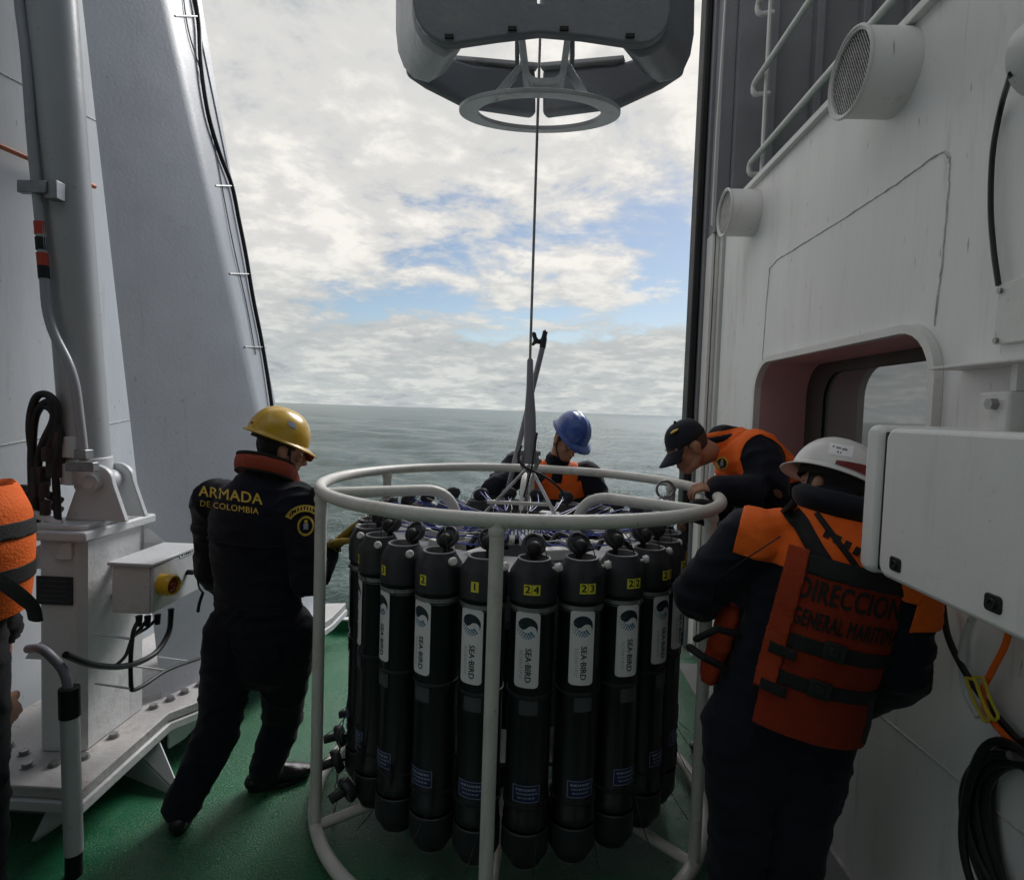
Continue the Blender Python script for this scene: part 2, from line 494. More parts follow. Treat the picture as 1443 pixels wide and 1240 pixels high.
class MB:
    def __init__(self):
        self.v, self.f, self.mi = [], [], []
        self.cur = 0

    def add(self, verts, faces):
        o = len(self.v)
        self.v.extend([Vector(p) for p in verts])
        for f in faces:
            self.f.append(tuple(i + o for i in f))
            self.mi.append(self.cur)

    def box(self, c, s, rot=None):
        c = Vector(c)
        h = Vector(s) / 2
        vs = []
        for z in (-1, 1):
            for y in (-1, 1):
                for x in (-1, 1):
                    p = Vector((x * h.x, y * h.y, z * h.z))
                    if rot is not None:
                        p = rot @ p
                    vs.append(c + p)
        self.add(vs, [(0, 2, 3, 1), (4, 5, 7, 6), (0, 1, 5, 4), (2, 6, 7, 3), (0, 4, 6, 2), (1, 3, 7, 5)])

    def span(self, a, b):
        a, b = Vector(a), Vector(b)
        self.box((a + b) / 2, (abs(b.x - a.x), abs(b.y - a.y), abs(b.z - a.z)))

    def bar(self, a, b, w, h, up=(0, 0, 1)):
        a, b = Vector(a), Vector(b)
        s, u, d = frame_from(b - a, up)
        vs = []
        for p in (a, b):
            for i, j in ((-1, -1), (1, -1), (1, 1), (-1, 1)):
                vs.append(p + s * (i * w / 2) + u * (j * h / 2))
        self.add(vs, [(3, 2, 1, 0), (4, 5, 6, 7), (0, 1, 5, 4), (1, 2, 6, 5), (2, 3, 7, 6), (3, 0, 4, 7)])

    def tube(self, pts, r, seg=12, closed=False, caps=True):
        pts = [Vector(p) for p in pts]
        n = len(pts)
        rs = r if isinstance(r, (list, tuple)) else [r] * n
        tang = []
        for i in range(n):
            if closed:
                t = pts[(i + 1) % n] - pts[i - 1]
            else:
                t = pts[min(i + 1, n - 1)] - pts[max(i - 1, 0)]
            tang.append(t.normalized())
        s, u, _ = frame_from(tang[0])
        vs = []
        for i in range(n):
            t = tang[i]
            s = (s - t * s.dot(t)).normalized()
            u = t.cross(s)
            for k in range(seg):
                a = 2 * PI * k / seg
                vs.append(pts[i] + (s * math.cos(a) + u * math.sin(a)) * rs[i])
        fs = []
        for i in range(n if closed else n - 1):
            for k in range(seg):
                a, b = i * seg + k, i * seg + (k + 1) % seg
                j = ((i + 1) % n) * seg
                fs.append((a, b, j + (k + 1) % seg, j + k))
        if not closed and caps:
            fs.append(tuple(range(seg - 1, -1, -1)))
            fs.append(tuple((n - 1) * seg + k for k in range(seg)))
        self.add(vs, fs)

    def cyl(self, a, b, r0, r1=None, seg=24):
        self.tube([a, b], [r0, r0 if r1 is None else r1], seg)

    def lathe(self, prof, origin=(0, 0, 0), axis=(0, 0, 1), seg=28, closed=False):
        o = Vector(origin)
        s, u, d = frame_from(axis)
        vs, fs = [], []
        for r, z in prof:
            for k in range(seg):
                a = 2 * PI * k / seg
                vs.append(o + d * z + (s * math.cos(a) + u * math.sin(a)) * max(r, 1e-5))
        n = len(prof)
        for i in range(n if closed else n - 1):
            j = (i + 1) % n
            for k in range(seg):
                fs.append((i * seg + k, i * seg + (k + 1) % seg, j * seg + (k + 1) % seg, j * seg + k))
        self.add(vs, fs)

    def prism(self, poly, o, ex, ey, depth):
        """closed 2D polygon in the plane (ex, ey) through o, thickened by the vector depth"""
        o, ex, ey, depth = Vector(o), Vector(ex), Vector(ey), Vector(depth)
        n = len(poly)
        vs = [o + ex * x + ey * y for x, y in poly] + [o + ex * x + ey * y + depth for x, y in poly]
        fs = [tuple(range(n - 1, -1, -1)), tuple(range(n, 2 * n))]
        for i in range(n):
            j = (i + 1) % n
            fs.append((i, j, n + j, n + i))
        self.add(vs, fs)

    def loft(self, pts, radii, side, seg=24):
        """closed organic limb: elliptic rings along pts, rounded ends; side = direction of the first radius"""
        pts = [Vector(p) for p in pts]
        rr = [(r, r) if not isinstance(r, (tuple, list)) else r for r in radii]
        n = len(pts)
        P_, R_, T_ = [], [], []
        t0 = (pts[1] - pts[0]).normalized()
        t1 = (pts[-1] - pts[-2]).normalized()
        e0, e1 = min(rr[0]), min(rr[-1])
        for a in (88, 65, 40, 18):
            P_.append(pts[0] - t0 * e0 * math.sin(R(a)))
            R_.append(tuple(x * math.cos(R(a)) for x in rr[0]))
            T_.append(t0)
        for i in range(n):
            P_.append(pts[i])
            R_.append(rr[i])
            T_.append((pts[min(i + 1, n - 1)] - pts[max(i - 1, 0)]).normalized())
        for a in (18, 40, 65, 88):
            P_.append(pts[-1] + t1 * e1 * math.sin(R(a)))
            R_.append(tuple(x * math.cos(R(a)) for x in rr[-1]))
            T_.append(t1)
        side = Vector(side)
        vs, fs = [], []
        for p, r, t in zip(P_, R_, T_):
            s = side - t * side.dot(t)
            if s.length < 1e-4:
                s = frame_from(t)[0]
            s.normalize()
            q = t.cross(s)
            for k in range(seg):
                a = 2 * PI * k / seg
                vs.append(p + s * (math.cos(a) * r[0]) + q * (math.sin(a) * r[1]))
        m = len(P_)
        for i in range(m - 1):
            for k in range(seg):
                fs.append((i * seg + k, i * seg + (k + 1) % seg, (i + 1) * seg + (k + 1) % seg, (i + 1) * seg + k))
        fs.append(tuple(range(seg - 1, -1, -1)))
        fs.append(tuple((m - 1) * seg + k for k in range(seg)))
        self.add(vs, fs)

    def ellipsoid(self, c, ax, seg=20, rings=12):
        """ax: three axis vectors (with length)"""
        c = Vector(c)
        a, b, d = [Vector(x) for x in ax]
        vs, fs = [], []
        for i in range(rings + 1):
            th = PI * min(max(i / rings, 0.004), 0.996)
            for k in range(seg):
                ph = 2 * PI * k / seg
                vs.append(c + a * (math.sin(th) * math.cos(ph)) + b * (math.sin(th) * math.sin(ph)) + d * math.cos(th))
        for i in range(rings):
            for k in range(seg):
                fs.append((i * seg + k, (i + 1) * seg + k, (i + 1) * seg + (k + 1) % seg, i * seg + (k + 1) % seg))
        fs.append(tuple(range(seg)))
        fs.append(tuple(rings * seg + k for k in range(seg - 1, -1, -1)))
        self.add(vs, fs)

    def ball(self, c, r, seg=14, rings=9):
        self.ellipsoid(c, ((r, 0, 0), (0, r, 0), (0, 0, r)), seg, rings)

    def mesh(self, name, origin=None):
        me = bpy.data.meshes.new(name)
        o = Vector(origin) if origin is not None else Vector((0, 0, 0))
        me.from_pydata([tuple(p - o) for p in self.v], [], self.f)
        me.update()
        return me


def finish(me, smooth=40):
    if smooth:
        me.polygons.foreach_set('use_smooth', [True] * len(me.polygons))
        me.set_sharp_from_angle(angle=R(smooth))


def fix_normals(me):
    bm = bmesh.new()
    bm.from_mesh(me)
    bmesh.ops.recalc_face_normals(bm, faces=bm.faces)
    bm.to_mesh(me)
    bm.free()


ORIG = {}


def origin_of(o):
    v = Vector((0, 0, 0))
    while o is not None:
        v = v + ORIG.get(o.name, Vector((0, 0, 0)))
        o = o.parent
    return v


def link(name, me, m, parent=None, loc=None):
    o = bpy.data.objects.new(name, me)
    COL.objects.link(o)
    if isinstance(m, (list, tuple)):
        for x in m:
            me.materials.append(x)
    elif m is not None:
        me.materials.append(m)
    if parent is not None:
        o.parent = parent
    if loc is not None:
        o.location = loc
        ORIG[o.name] = Vector(loc)
    return o


def tag(o, label=None, cat=None, group=None, kind=None):
    if label:
        o['label'] = label
    if cat:
        o['category'] = cat
    if group:
        o['group'] = group
    if kind:
        o['kind'] = kind
    return o


def part(name, mb, m, parent=None, smooth=40, bevel=0.0, segs=2, loc=None, recalc=True):
    """mesh built in world coordinates; becomes a child of parent (or a top-level mesh at loc)"""
    org = origin_of(parent) if parent is not None else (Vector(loc) if loc is not None else Vector((0, 0, 0)))
    me = mb.mesh(name, org)
    if recalc:
        fix_normals(me)
    if len(set(mb.mi)) > 1:
        me.polygons.foreach_set('material_index', mb.mi)
    finish(me, smooth)
    o = link(name, me, m, parent, loc if parent is None else None)
    if bevel > 0:
        b = o.modifiers.new('edge', 'BEVEL')
        b.width = bevel
        b.segments = segs
        b.limit_method = 'ANGLE'
        b.angle_limit = R(50)
        b.harden_normals = False
    return o


def thing(name, label, cat, loc=(0, 0, 0), group=None):
    o = bpy.data.objects.new(name, None)
    COL.objects.link(o)
    o.empty_display_size = 0.1
    o.location = loc
    ORIG[o.name] = Vector(loc)
    return tag(o, label, cat, group)


def single(name, mb, m, label, cat, loc=(0, 0, 0), group=None, **k):
    return tag(part(name, mb, m, None, loc=loc, **k), label, cat, group)


def text_mesh(s, size, align='CENTER', spacing=1.0, bold=0.0):
    c = bpy.data.curves.new('lettering', 'FONT')
    c.body = s
    c.size = size
    c.align_x = align
    c.align_y = 'CENTER'
    c.space_character = spacing
    c.resolution_u = 3
    o = bpy.data.objects.new('lettering_source', c)
    COL.objects.link(o)
    dg = bpy.context.evaluated_depsgraph_get()
    me = bpy.data.meshes.new_from_object(o.evaluated_get(dg))
    bpy.data.objects.remove(o)
    bpy.data.curves.remove(c)
    bm = bmesh.new()
    bm.from_mesh(me)
    bmesh.ops.triangulate(bm, faces=bm.faces[:])
    bm.to_mesh(me)
    bm.free()
    vs = [v.co.copy() for v in me.vertices]
    fs = [tuple(p.vertices) for p in me.polygons]
    bpy.data.meshes.remove(me)
    if bold > 0:                            # heavier stroke: copies a hair apart and a hair above each other
        v0, f0 = list(vs), list(fs)
        vs, fs = [], []
        for k, (dx, dy) in enumerate(((-bold, 0), (0, bold * 0.6), (0, -bold * 0.6), (bold, 0))):
            n0 = len(vs)
            vs += [v + Vector((dx, dy, 0.00025 * k)) for v in v0]
            fs += [tuple(i + n0 for i in f) for f in f0]
    return vs, fs


def remesh(mb, voxel, smooth=4, name='remeshed'):
    me = mb.mesh(name)
    o = bpy.data.objects.new(name, me)
    COL.objects.link(o)
    r = o.modifiers.new('r', 'REMESH')
    r.mode = 'VOXEL'
    r.voxel_size = voxel
    if smooth:
        s = o.modifiers.new('s', 'SMOOTH')
        s.factor = 0.5
        s.iterations = smooth
    dg = bpy.context.evaluated_depsgraph_get()
    out = bpy.data.meshes.new_from_object(o.evaluated_get(dg))
    bpy.data.objects.remove(o)
    bpy.data.meshes.remove(me)
    return out


def bvh_of(me):
    return BVHTree.FromPolygons([v.co.copy() for v in me.vertices], [tuple(p.vertices) for p in me.polygons])


def decal(name, vf, o, ex, ey, target, m, parent, lift=0.003, d=None):
    """lay flat 2D shapes on a surface: each vertex is carried along d until it meets the target mesh (world coordinates)"""
    vs, fs = vf
    ex, ey = Vector(ex).normalized(), Vector(ey).normalized()
    d = Vector(d).normalized() if d is not None else ey.cross(ex).normalized()
    out = []
    for v in vs:
        p = Vector(o) + ex * v.x + ey * v.y
        hit = target.ray_cast(p - d * 0.6, d, 1.6)
        out.append((hit[0] if hit[0] is not None else p) - d * (lift + v.z))
    mb = MB()
    mb.add(out, fs)
    return part(name, mb, m, parent, smooth=0, recalc=False)


def rrect(w, h, r, n=6):
    pts = []
    for cx, cy, a0 in ((w / 2 - r, h / 2 - r, 0), (-w / 2 + r, h / 2 - r, 90), (-w / 2 + r, -h / 2 + r, 180), (w / 2 - r, -h / 2 + r, 270)):
        for k in range(n + 1):
            a = R(a0 + 90 * k / n)
            pts.append((cx + r * math.cos(a), cy + r * math.sin(a)))
    return pts


# ================================================================== THE SETTING
WX = 1.30                      # inner face of the deckhouse bulkhead
DY = 4.62                      # outer edge of the working deck
SEA_Z = -3.2


def build_sea():
    rng = np.random.RandomState(3)
    nr, nc = 330, 460
    r = np.exp(np.linspace(math.log(3.6), math.log(420.0), nr))
    a = np.linspace(R(-80), R(80), nc)
    X = r[:, None] * np.sin(a)[None, :]
    Y = DY - 1.0 + r[:, None] * np.cos(a)[None, :]
    Z = np.zeros_like(X)
    dr = np.gradient(r)
    step = np.maximum(dr, r * (a[1] - a[0]))[:, None]
    for i in range(46):
        lam = 0.5 * (1.17 ** (i * 0.62)) * rng.uniform(0.85, 1.15)
        ang = R(75) + rng.normal(0, 0.55)
        k = 2 * PI / lam
        amp = 0.0165 * lam ** 0.80 * rng.uniform(0.5, 1.2)
        if lam > 6:
            amp *= 0.55
        fade = np.clip((lam / step - 2.2) / 2.5, 0, 1)
        ph = k * (X * math.cos(ang) + Y * math.sin(ang)) + rng.uniform(0, 2 * PI)
        w = np.sin(ph)
        Z += amp * fade * (w + 0.25 * np.cos(2 * ph))
    Z *= np.clip((420 - r) / 200, 0, 1)[:, None]
    verts = np.stack([X, Y, Z + SEA_Z], -1).reshape(-1, 3)
    idx = np.arange(nr * nc).reshape(nr, nc)
    q = np.stack([idx[:-1, :-1], idx[:-1, 1:], idx[1:, 1:], idx[1:, :-1]], -1).reshape(-1, 4)[:, ::-1]
    V = [tuple(p) for p in verts.tolist()]
    Fc = [tuple(x) for x in q.tolist()]
    # the far sea, out to the horizon, and the water on the other sides of the ship
    base = len(V)
    m = 96
    rings = (415.0, 1500.0, 6000.0, 40000.0)
    for rr in rings:
        for k in range(m):
            t = 2 * PI * k / m
            V.append((rr * math.sin(t), DY - 1.0 + rr * math.cos(t), SEA_Z - 0.02))
    for i in range(len(rings) - 1):
        for k in range(m):
            A, B = base + i * m + k, base + i * m + (k + 1) % m
            Fc.append((A, A + m, B + m, B))
    b2 = len(V)
    arc = np.linspace(R(80), R(280), 40)
    for rr in (3.6, 415.0):
        for t in arc:
            V.append((rr * math.sin(t), DY - 1.0 + rr * math.cos(t), SEA_Z - 0.02))
    for k in range(39):
        Fc.append((b2 + k, b2 + 40 + k, b2 + 41 + k, b2 + k + 1))
    me = bpy.data.meshes.new('sea')
    me.from_pydata(V, [], Fc)
    me.update()
    fix = me.polygons[0].normal.z < 0
    if fix:
        me.flip_normals()
    finish(me, 180)
    o = link('sea', me, M_SEA)
    tag(o, kind='structure')


build_sea()

mb = MB()
mb.span((-4.2, -6.0, -0.30), (WX + 2.6, DY, 0.0))
deck = tag(part('deck', mb, M_DECK), kind='structure')
mb = MB()
mb.span((-4.2, DY - 0.30, SEA_Z - 1.5), (WX + 2.6, DY - 0.02, -0.302))
tag(part('hull_side', mb, M_WHITE), kind='structure')
mb = MB()
mb.span((-4.2, DY - 0.055, 0.0), (WX - 0.20, DY - 0.005, 0.085))
cm = tag(part('deck_edge_coaming', mb, M_GREENP, bevel=0.004), 'low green steel coaming along the open deck edge above the sea', 'coaming')
mb = MB()
mb.span((-4.2, DY - 0.06, 0.086), (WX - 0.20, DY + 0.0, 0.10))
part('cap_rail', mb, M_WHITE, cm, bevel=0.003)
mb = MB()
mb.span((WX - 0.20, -6.0, 0.0), (WX - 0.002, DY - 0.36, 0.006))
tag(part('deck_gutter', mb, M_GUTTER), kind='structure')
# triangular brackets of the coaming
for x in (-1.22, 0.85):
    mb = MB()
    mb.prism([(0, 0.004), (0.34, 0.004), (0, 0.085)], (x, DY - 0.058, 0), (0, -1, 0), (0, 0, 1), (0.012, 0, 0))
    part('gusset', mb, M_GREENP, cm)


# ------------------------------------------------------------------ the deckhouse bulkhead with its window
def rr_loop(y0, y1, z0, z1, r, n=7):
    w, h = y1 - y0, z1 - z0
    return [((y0 + y1) / 2 + x, (z0 + z1) / 2 + z) for x, z in rrect(w, h, r, n)]


wy0 = PX(1318, 560, WX).y
wy1 = PX(1067, 600, WX).y
wz1 = PX(1200, 487, WX).z
wz0 = wz1 - 1.02
W_END = PX(1012, 560, WX).y     # outer end of the bulkhead
W_TOP = PX(1151, 166, WX - 0.03).z
hole = rr_loop(wy0, wy1, wz0, wz1, 0.17)

bulk = thing('deckhouse_bulkhead', 'white painted steel deckhouse bulkhead with window and ventilation pipes beside the cage', 'bulkhead', (WX, 2.5, 0))
mb = MB()
outer = [(-6.0, 0.0), (W_END, 0.0), (W_END, W_TOP), (-6.0, W_TOP)]
tris = tessellate_polygon([[Vector((y, z, 0)) for y, z in outer], [Vector((y, z, 0)) for y, z in hole]])
pts = outer + hole
vs = [Vector((WX, y, z)) for y, z in pts]
n0 = len(vs)
vs += [Vector((WX + 0.012, y, z)) for y, z in pts]
fs = [tuple(t) for t in tris] + [tuple(n0 + i for i in reversed(t)) for t in tris]
for i in range(4):
    j = (i + 1) % 4
    fs.append((i, j, n0 + j, n0 + i))
mb.add(vs, fs)
part('plating', mb, M_WALL, bulk, smooth=0)

win = thing('window', None, None, (0, 0, 0))
win.parent = bulk
ORIG[win.name] = Vector((0, 0, 0))
win.location = (0, 0, 0)
nH = len(hole)
mb = MB()                      # raised lip round the opening
vs, fs = [], []
for off, x in ((0.0, WX + 0.01), (0.0, WX - 0.028), (0.030, WX - 0.028), (0.034, WX - 0.001)):
    lp = rr_loop(wy0 - off, wy1 + off, wz0 - off, wz1 + off, 0.17 + off)
    vs += [Vector((x, y, z)) for y, z in lp]
for k in range(3):
    for i in range(nH):
        j = (i + 1) % nH
        fs.append((k * nH + i, k * nH + j, (k + 1) * nH + j, (k + 1) * nH + i))
mb.add(vs, fs)
part('window_lip', mb, M_WHITE, win, smooth=50)
WD = 0.27                     # depth of the recess
mb = MB()
vs = [Vector((WX + 0.010, y, z)) for y, z in hole] + [Vector((WX + WD, y, z)) for y, z in hole]
mb.add(vs, [(i, (i + 1) % nH, nH + (i + 1) % nH, nH + i) for i in range(nH)])
part('reveal', mb, M_REVEAL, win, smooth=50)
gl = rr_loop(wy0 + 0.05, PX(1160, 560, WX + WD).y, wz0 + 0.06, wz1 - 0.055, 0.15)
mb = MB()
tris = tessellate_polygon([[Vector((y, z, 0)) for y, z in hole], [Vector((y, z, 0)) for y, z in gl]])
pts = hole + gl
mb.add([Vector((WX + WD, y, z)) for y, z in pts], [tuple(t) for t in tris])
part('gasket_frame', mb, M_JAMB, win, smooth=0)
mb = MB()
vs = [Vector((WX + WD, y, z)) for y, z in gl] + [Vector((WX + WD + 0.02, y, z)) for y, z in gl]
mb.add(vs, [(i, (i + 1) % nH, nH + (i + 1) % nH, nH + i) for i in range(nH)])
part('glazing_bead', mb, M_RUBBER, win, smooth=0)
mb = MB()
mb.add([Vector((WX + WD + 0.016, y, z)) for y, z in gl], [tuple(range(nH))])
part('pane', mb, M_GLASS, win, smooth=0)


def weld(pts, r=0.0055, jitter=0.0012):
    mb = MB()
    out = []
    for p in pts:
        out.append(Vector(p) + Vector((0, random.gauss(0, jitter), random.gauss(0, jitter))))
    rs = [r * random.uniform(0.75, 1.25) for _ in out]
    mb.tube(out, rs, 6)
    return part('weld_seam', mb, M_SEAM, bulk, smooth=60)


def wall_line(pix, n=14):
    out = []
    for a, b in zip(pix[:-1], pix[1:]):
        for k in range(n):
            t = k / n
            out.append(PX(a[0] + (b[0] - a[0]) * t, a[1] + (b[1] - a[1]) * t, WX))
    out.append(PX(pix[-1][0], pix[-1][1], WX))
    return out


# patched panel above the window
weld(wall_line([(1074, 515), (1080, 430), (1085, 378), (1096, 366), (1180, 314), (1260, 262), (1318, 220), (1332, 213), (1339, 222), (1337, 270), (1328, 370), (1317, 460)]), 0.0042)
a, b = PX(1233, 1001, WX), PX(1338, 1088, WX)
dir_ = (b - a).normalized()
weld([a - dir_ * 0.5 + dir_ * (k * 0.08) for k in range(28)], 0.004, 0.0006)
weld([Vector((WX, y, 0.010)) for y in np.linspace(0.3, W_END, 40)], 0.009, 0.001)

# edge bar on top of the bulkhead
mb = MB()
mb.span((WX - 0.030, -6.0, W_TOP + 0.001), (WX + 0.05, W_END, W_TOP + 0.035))
part('top_flange', mb, M_WHITE, bulk, bevel=0.004)


def vent(px_wall, py, px_end, dia_px):
    c = PX(px_wall, py, WX)
    e = P(px_end, py, c.y)
    L = WX - e.x
    r = dia_px / F * c.y / 2
    mb = MB()
    mb.lathe([(r - 0.012, 0.03), (r - 0.012, L), (r, L + 0.001), (r, 0.0), (r + 0.012, -0.004)], (WX, c.y, c.z), (-1, 0, 0), 40)
    v = part('ventilation_pipe', mb, M_WALL, bulk, smooth=50)
    mb = MB()
    mb.tube([Vector((WX - L, c.y + r * math.cos(t), c.z + r * math.sin(t))) for t in np.linspace(0, 2 * PI, 40, endpoint=False)], 0.007, 8, closed=True)
    part('rim', mb, M_WHITE, v)
    # woven wire screen
    mb = MB()
    rr = r - 0.012
    for s, n in ((1, 13), (-1, 24)):
        for k in range(1, n):
            d = -rr + 2 * rr * k / n
            h = math.sqrt(max(rr * rr - d * d, 0))
            ca, sa = math.cos(R(28)), math.sin(R(28)) * s
            A = (d * ca - h * sa, d * sa + h * ca)
            B = (d * ca + h * sa, d * sa - h * ca)
            x = WX - L + 0.012 + (0.002 if s > 0 else -0.002)
            mb.tube([(x, c.y + A[0], c.z + A[1]), (x, c.y + B[0], c.z + B[1])], 0.0024, 5)
    part('wire_screen', mb, M_DSTEEL, v)
    mb = MB()
    mb.lathe([(0.0, 0.05), (rr, 0.05)], (WX, c.y, c.z), (-1, 0, 0), 32)
    part('duct_back', mb, M_DARKWALL, v)


vent(1266, 105, 1197, 108)
vent(1063, 301, 1021, 61)

# pale channel at the outer end and the dark rubber edged post
post = thing('door_post', 'tall dark rubber edged post at the outer end of the white bulkhead', 'post', (1.2, W_END + 0.2, 0))
mb = MB()
xa = P(992, 560, W_END + 0.28).x
xb = P(964, 585, W_END + 0.34).x
mb.span((xb + 0.055, W_END + 0.22, 0.02), (WX + 0.3, W_END + 0.40, 6.6))
part('post_web', mb, M_DARKWALL, post, bevel=0.006)
mb = MB()
mb.span((xb, W_END + 0.26, 0.02), (xb + 0.054, W_END + 0.42, 6.6))
part('rubber_edge', mb, M_RUBBER, post, bevel=0.015)
chan = thing('door_track', 'pale grooved steel door track beside the dark rubber edged post', 'door track', (1.28, W_END + 0.1, 0))
z_split = P(1003, 330, W_END + 0.1).z
for x0, x1, y0, y1 in ((xb + 0.075, xb + 0.095, 0.08, 0.215), (xb + 0.096, WX - 0.045, 0.16, 0.215), (WX - 0.044, WX - 0.020, 0.08, 0.215), (WX - 0.019, WX + 0.02, 0.03, 0.215)):
    mb = MB()
    mb.span((x0, W_END + y0, 0.02), (x1, W_END + y1, z_split))
    part('channel', mb, M_WHITE, chan, bevel=0.003)
mb = MB()
mb.span((xb + 0.080, W_END + 0.05, z_split + 0.002), (WX + 0.02, W_END + 0.21, 6.6))
part('track_cover', mb, M_DARKWALL, chan, bevel=0.004)
mb = MB()
mb.tube([P(1022, 0, W_END + 0.02) + Vector((0, 0, 1.2)), P(1022, 0, W_END + 0.02), P(1010, 180, W_END + 0.02), P(1003, 318, W_END + 0.03)], 0.006, 8)
single('drop_cable', mb, M_WHITE, 'thin pale cable running down the dark door track above the small vent pipe', 'cable', (1.3, W_END, 3))

# upper deck behind the rail
upper = thing('upper_deck_bulkhead', 'dark grey panelled bulkhead above and behind the white guard rail', 'bulkhead', (2.2, W_END, W_TOP))
mb = MB()
mb.span((WX + 0.021, W_END - 0.02, W_TOP + 0.04), (3.9, W_END + 0.06, 6.6))
part('end_plating', mb, M_DARKWALL, upper)
for k in range(6):
    mb = MB()
    x = WX + 0.20 + k * 0.30
    mb.span((x, W_END - 0.10, W_TOP + 0.04), (x + 0.05, W_END - 0.022, 6.6))
    part('stiffener', mb, M_DARKWALL, upper, bevel=0.004)
mb = MB()
mb.span((2.45, -6.0, W_TOP + 0.04), (2.55, W_END - 0.11, 6.6))
part('side_plating', mb, M_DARKWALL, upper)
for k in range(5):
    mb = MB()
    y = 1.1 + k * 0.62
    mb.span((2.36, y, W_TOP + 0.04), (2.448, y + 0.05, 6.6))
    part('stiffener', mb, M_DARKWALL, upper, bevel=0.004)
mb = MB()
mb.span((WX + 0.014, -6.0, W_TOP - 0.06), (3.9, W_END - 0.02, W_TOP - 0.002))
part('upper_deck', mb, M_GREENP, upper)

rail = thing('guard_rail', 'white tubular guard rail on top of the deckhouse bulkhead', 'railing', (1.4, 3, W_TOP))
RX = 1.38
ya = PX(1056, 240, RX).y
z1_ = PX(1150, 124, RX).z
z2_ = PX(1110, 48, RX).z
z3_ = z2_ + (z2_ - z1_)
mb = MB()
for zz in (z1_, z2_, z3_):
    pth = fillet([(RX + 0.10, ya - 0.02, zz - 0.075), (RX, ya, zz - 0.075), (RX, ya, zz), (RX, 0.0, zz)], 0.036, 5)
    m2 = MB()
    m2.tube(pth, 0.019, 12)
    part('rail', m2, M_WHITE, rail)
for y in (ya - 0.12, 2.35, 1.2, 0.1):
    m2 = MB()
    m2.bar((RX + 0.035, y, W_TOP + 0.036), (RX + 0.035, y, z3_ + 0.03), 0.03, 0.012)
    part('stanchion', m2, M_WHITE, rail)

# floodlight high on the bulkhead at the edge of the view
fl = thing('floodlight', 'rounded white floodlight housing mounted high on the bulkhead with black cable', 'light fixture', (1.2, 1.5, 2.8))
c = P(1462, 82, 1.62)
mb = MB()
mb.lathe([(0.0, -0.03), (0.06, -0.028), (0.092, -0.008), (0.098, 0.03), (0.098, 0.12), (0.07, 0.17), (0.0, 0.18)], c, (0.25, -1.0, -0.1), 32)
part('housing', mb, M_WHITE, fl, smooth=40)
mb = MB()
mb.bar(c + Vector((0.02, -0.06, 0)), (WX - 0.001, c.y - 0.08, c.z), 0.05, 0.03)
part('bracket', mb, M_WHITE, fl)
mb = MB()
pp = [PX(px, py, WX - 0.02) for px, py in ((1424, 108), (1411, 150), (1399, 215), (1396, 290), (1400, 350), (1407, 402))]
pp[0] = P(1425, 104, 1.60)
mb.tube(catmull(pp, 8), 0.0075, 10)
part('cable', mb, M_HOSE, fl)

# brackets on the wall
wp = thing('bracket_plate', 'small white steel plate bolted to the wall below the black cable', 'bracket', (1.25, 1.5, 2.1))
mb = MB()
q = [PX(1407, 402, WX - 0.02), PX(1455, 385, WX - 0.02), PX(1462, 478, WX - 0.02), PX(1398, 486, WX - 0.02)]
mb.add([p for p in q] + [p + Vector((0.0185, 0, 0)) for p in q], [(0, 1, 2, 3), (7, 6, 5, 4), (0, 4, 5, 1), (1, 5, 6, 2), (2, 6, 7, 3), (3, 7, 4, 0)])
part('plate', mb, M_WHITE, wp, bevel=0.003)
for px, py in ((1411, 410), (1405, 480)):
    mb = MB()
    c = PX(px, py, WX - 0.02)
    mb.cyl(c, c + Vector((-0.008, 0, 0)), 0.008, seg=6)
    part('bolt', mb, M_DSTEEL, wp)
hg = thing('hinge_bracket', 'white hinge lug with bolt on the wall above the equipment cabinet', 'bracket', (1.25, 1.5, 1.9))
mb = MB()
a = PX(1352, 520, WX - 0.01)
mb.span((WX - 0.10, a.y, a.z - 0.006), (WX - 0.001, 0.9, a.z + 0.002))
part('shelf_plate', mb, M_WHITE, hg, bevel=0.002)
mb = MB()
c = PX(1406, 575, WX - 0.06)
mb.span((WX - 0.075, c.y - 0.055, c.z - 0.09), (WX - 0.001, c.y + 0.055, c.z + 0.045))
part('lug', mb, M_WHITE, hg, bevel=0.008)
mb = MB()
mb.cyl((WX - 0.076, c.y - 0.01, c.z + 0.01), (WX - 0.094, c.y - 0.01, c.z + 0.01), 0.016, seg=6)
part('bolt', mb, M_DSTEEL, hg)
mb = MB()
mb.span((WX - 0.055, c.y - 0.05, c.z + 0.0451), (WX - 0.03, c.y - 0.03, a.z - 0.0065))
part('web', mb, M_WHITE, hg)

# equipment cabinet, close to the lens
cab = thing('equipment_cabinet', 'large white rounded equipment cabinet with black recessed screws beside white helmet', 'cabinet', (1.1, 1.3, 1.4))
CXF = 0.93
cyf = PX(1239, 700, CXF).y
czt = PX(1243, 602, CXF).z
czb = PX(1243, 812, CXF).z
cyn = 0.75
mb = MB()
mb.prism(rrect(cyf - cyn - 0.012, czt - czb, 0.035, 5), (CXF, (cyf - 0.012 + cyn) / 2, (czt + czb) / 2), (0, 1, 0), (0, 0, 1), (WX - CXF - 0.02, 0, 0))
part('housing', mb, M_CABINET, cab, bevel=0.012, segs=3)
mb = MB()
mb.span((CXF + 0.006, cyf - 0.013, czb + 0.012), (WX - 0.03, cyf - 0.002, czt - 0.012))
part('gasket', mb, M_RUBBER, cab)
mb = MB()
lw = 0.075
mb.prism(rrect(lw, czt - czb + 0.012, 0.030, 5), (CXF - 0.004, cyf + lw / 2, (czt + czb) / 2), (0, 1, 0), (0, 0, 1), (WX - CXF - 0.02, 0, 0))
part('lid', mb, M_CABINET, cab, bevel=0.016, segs=3)
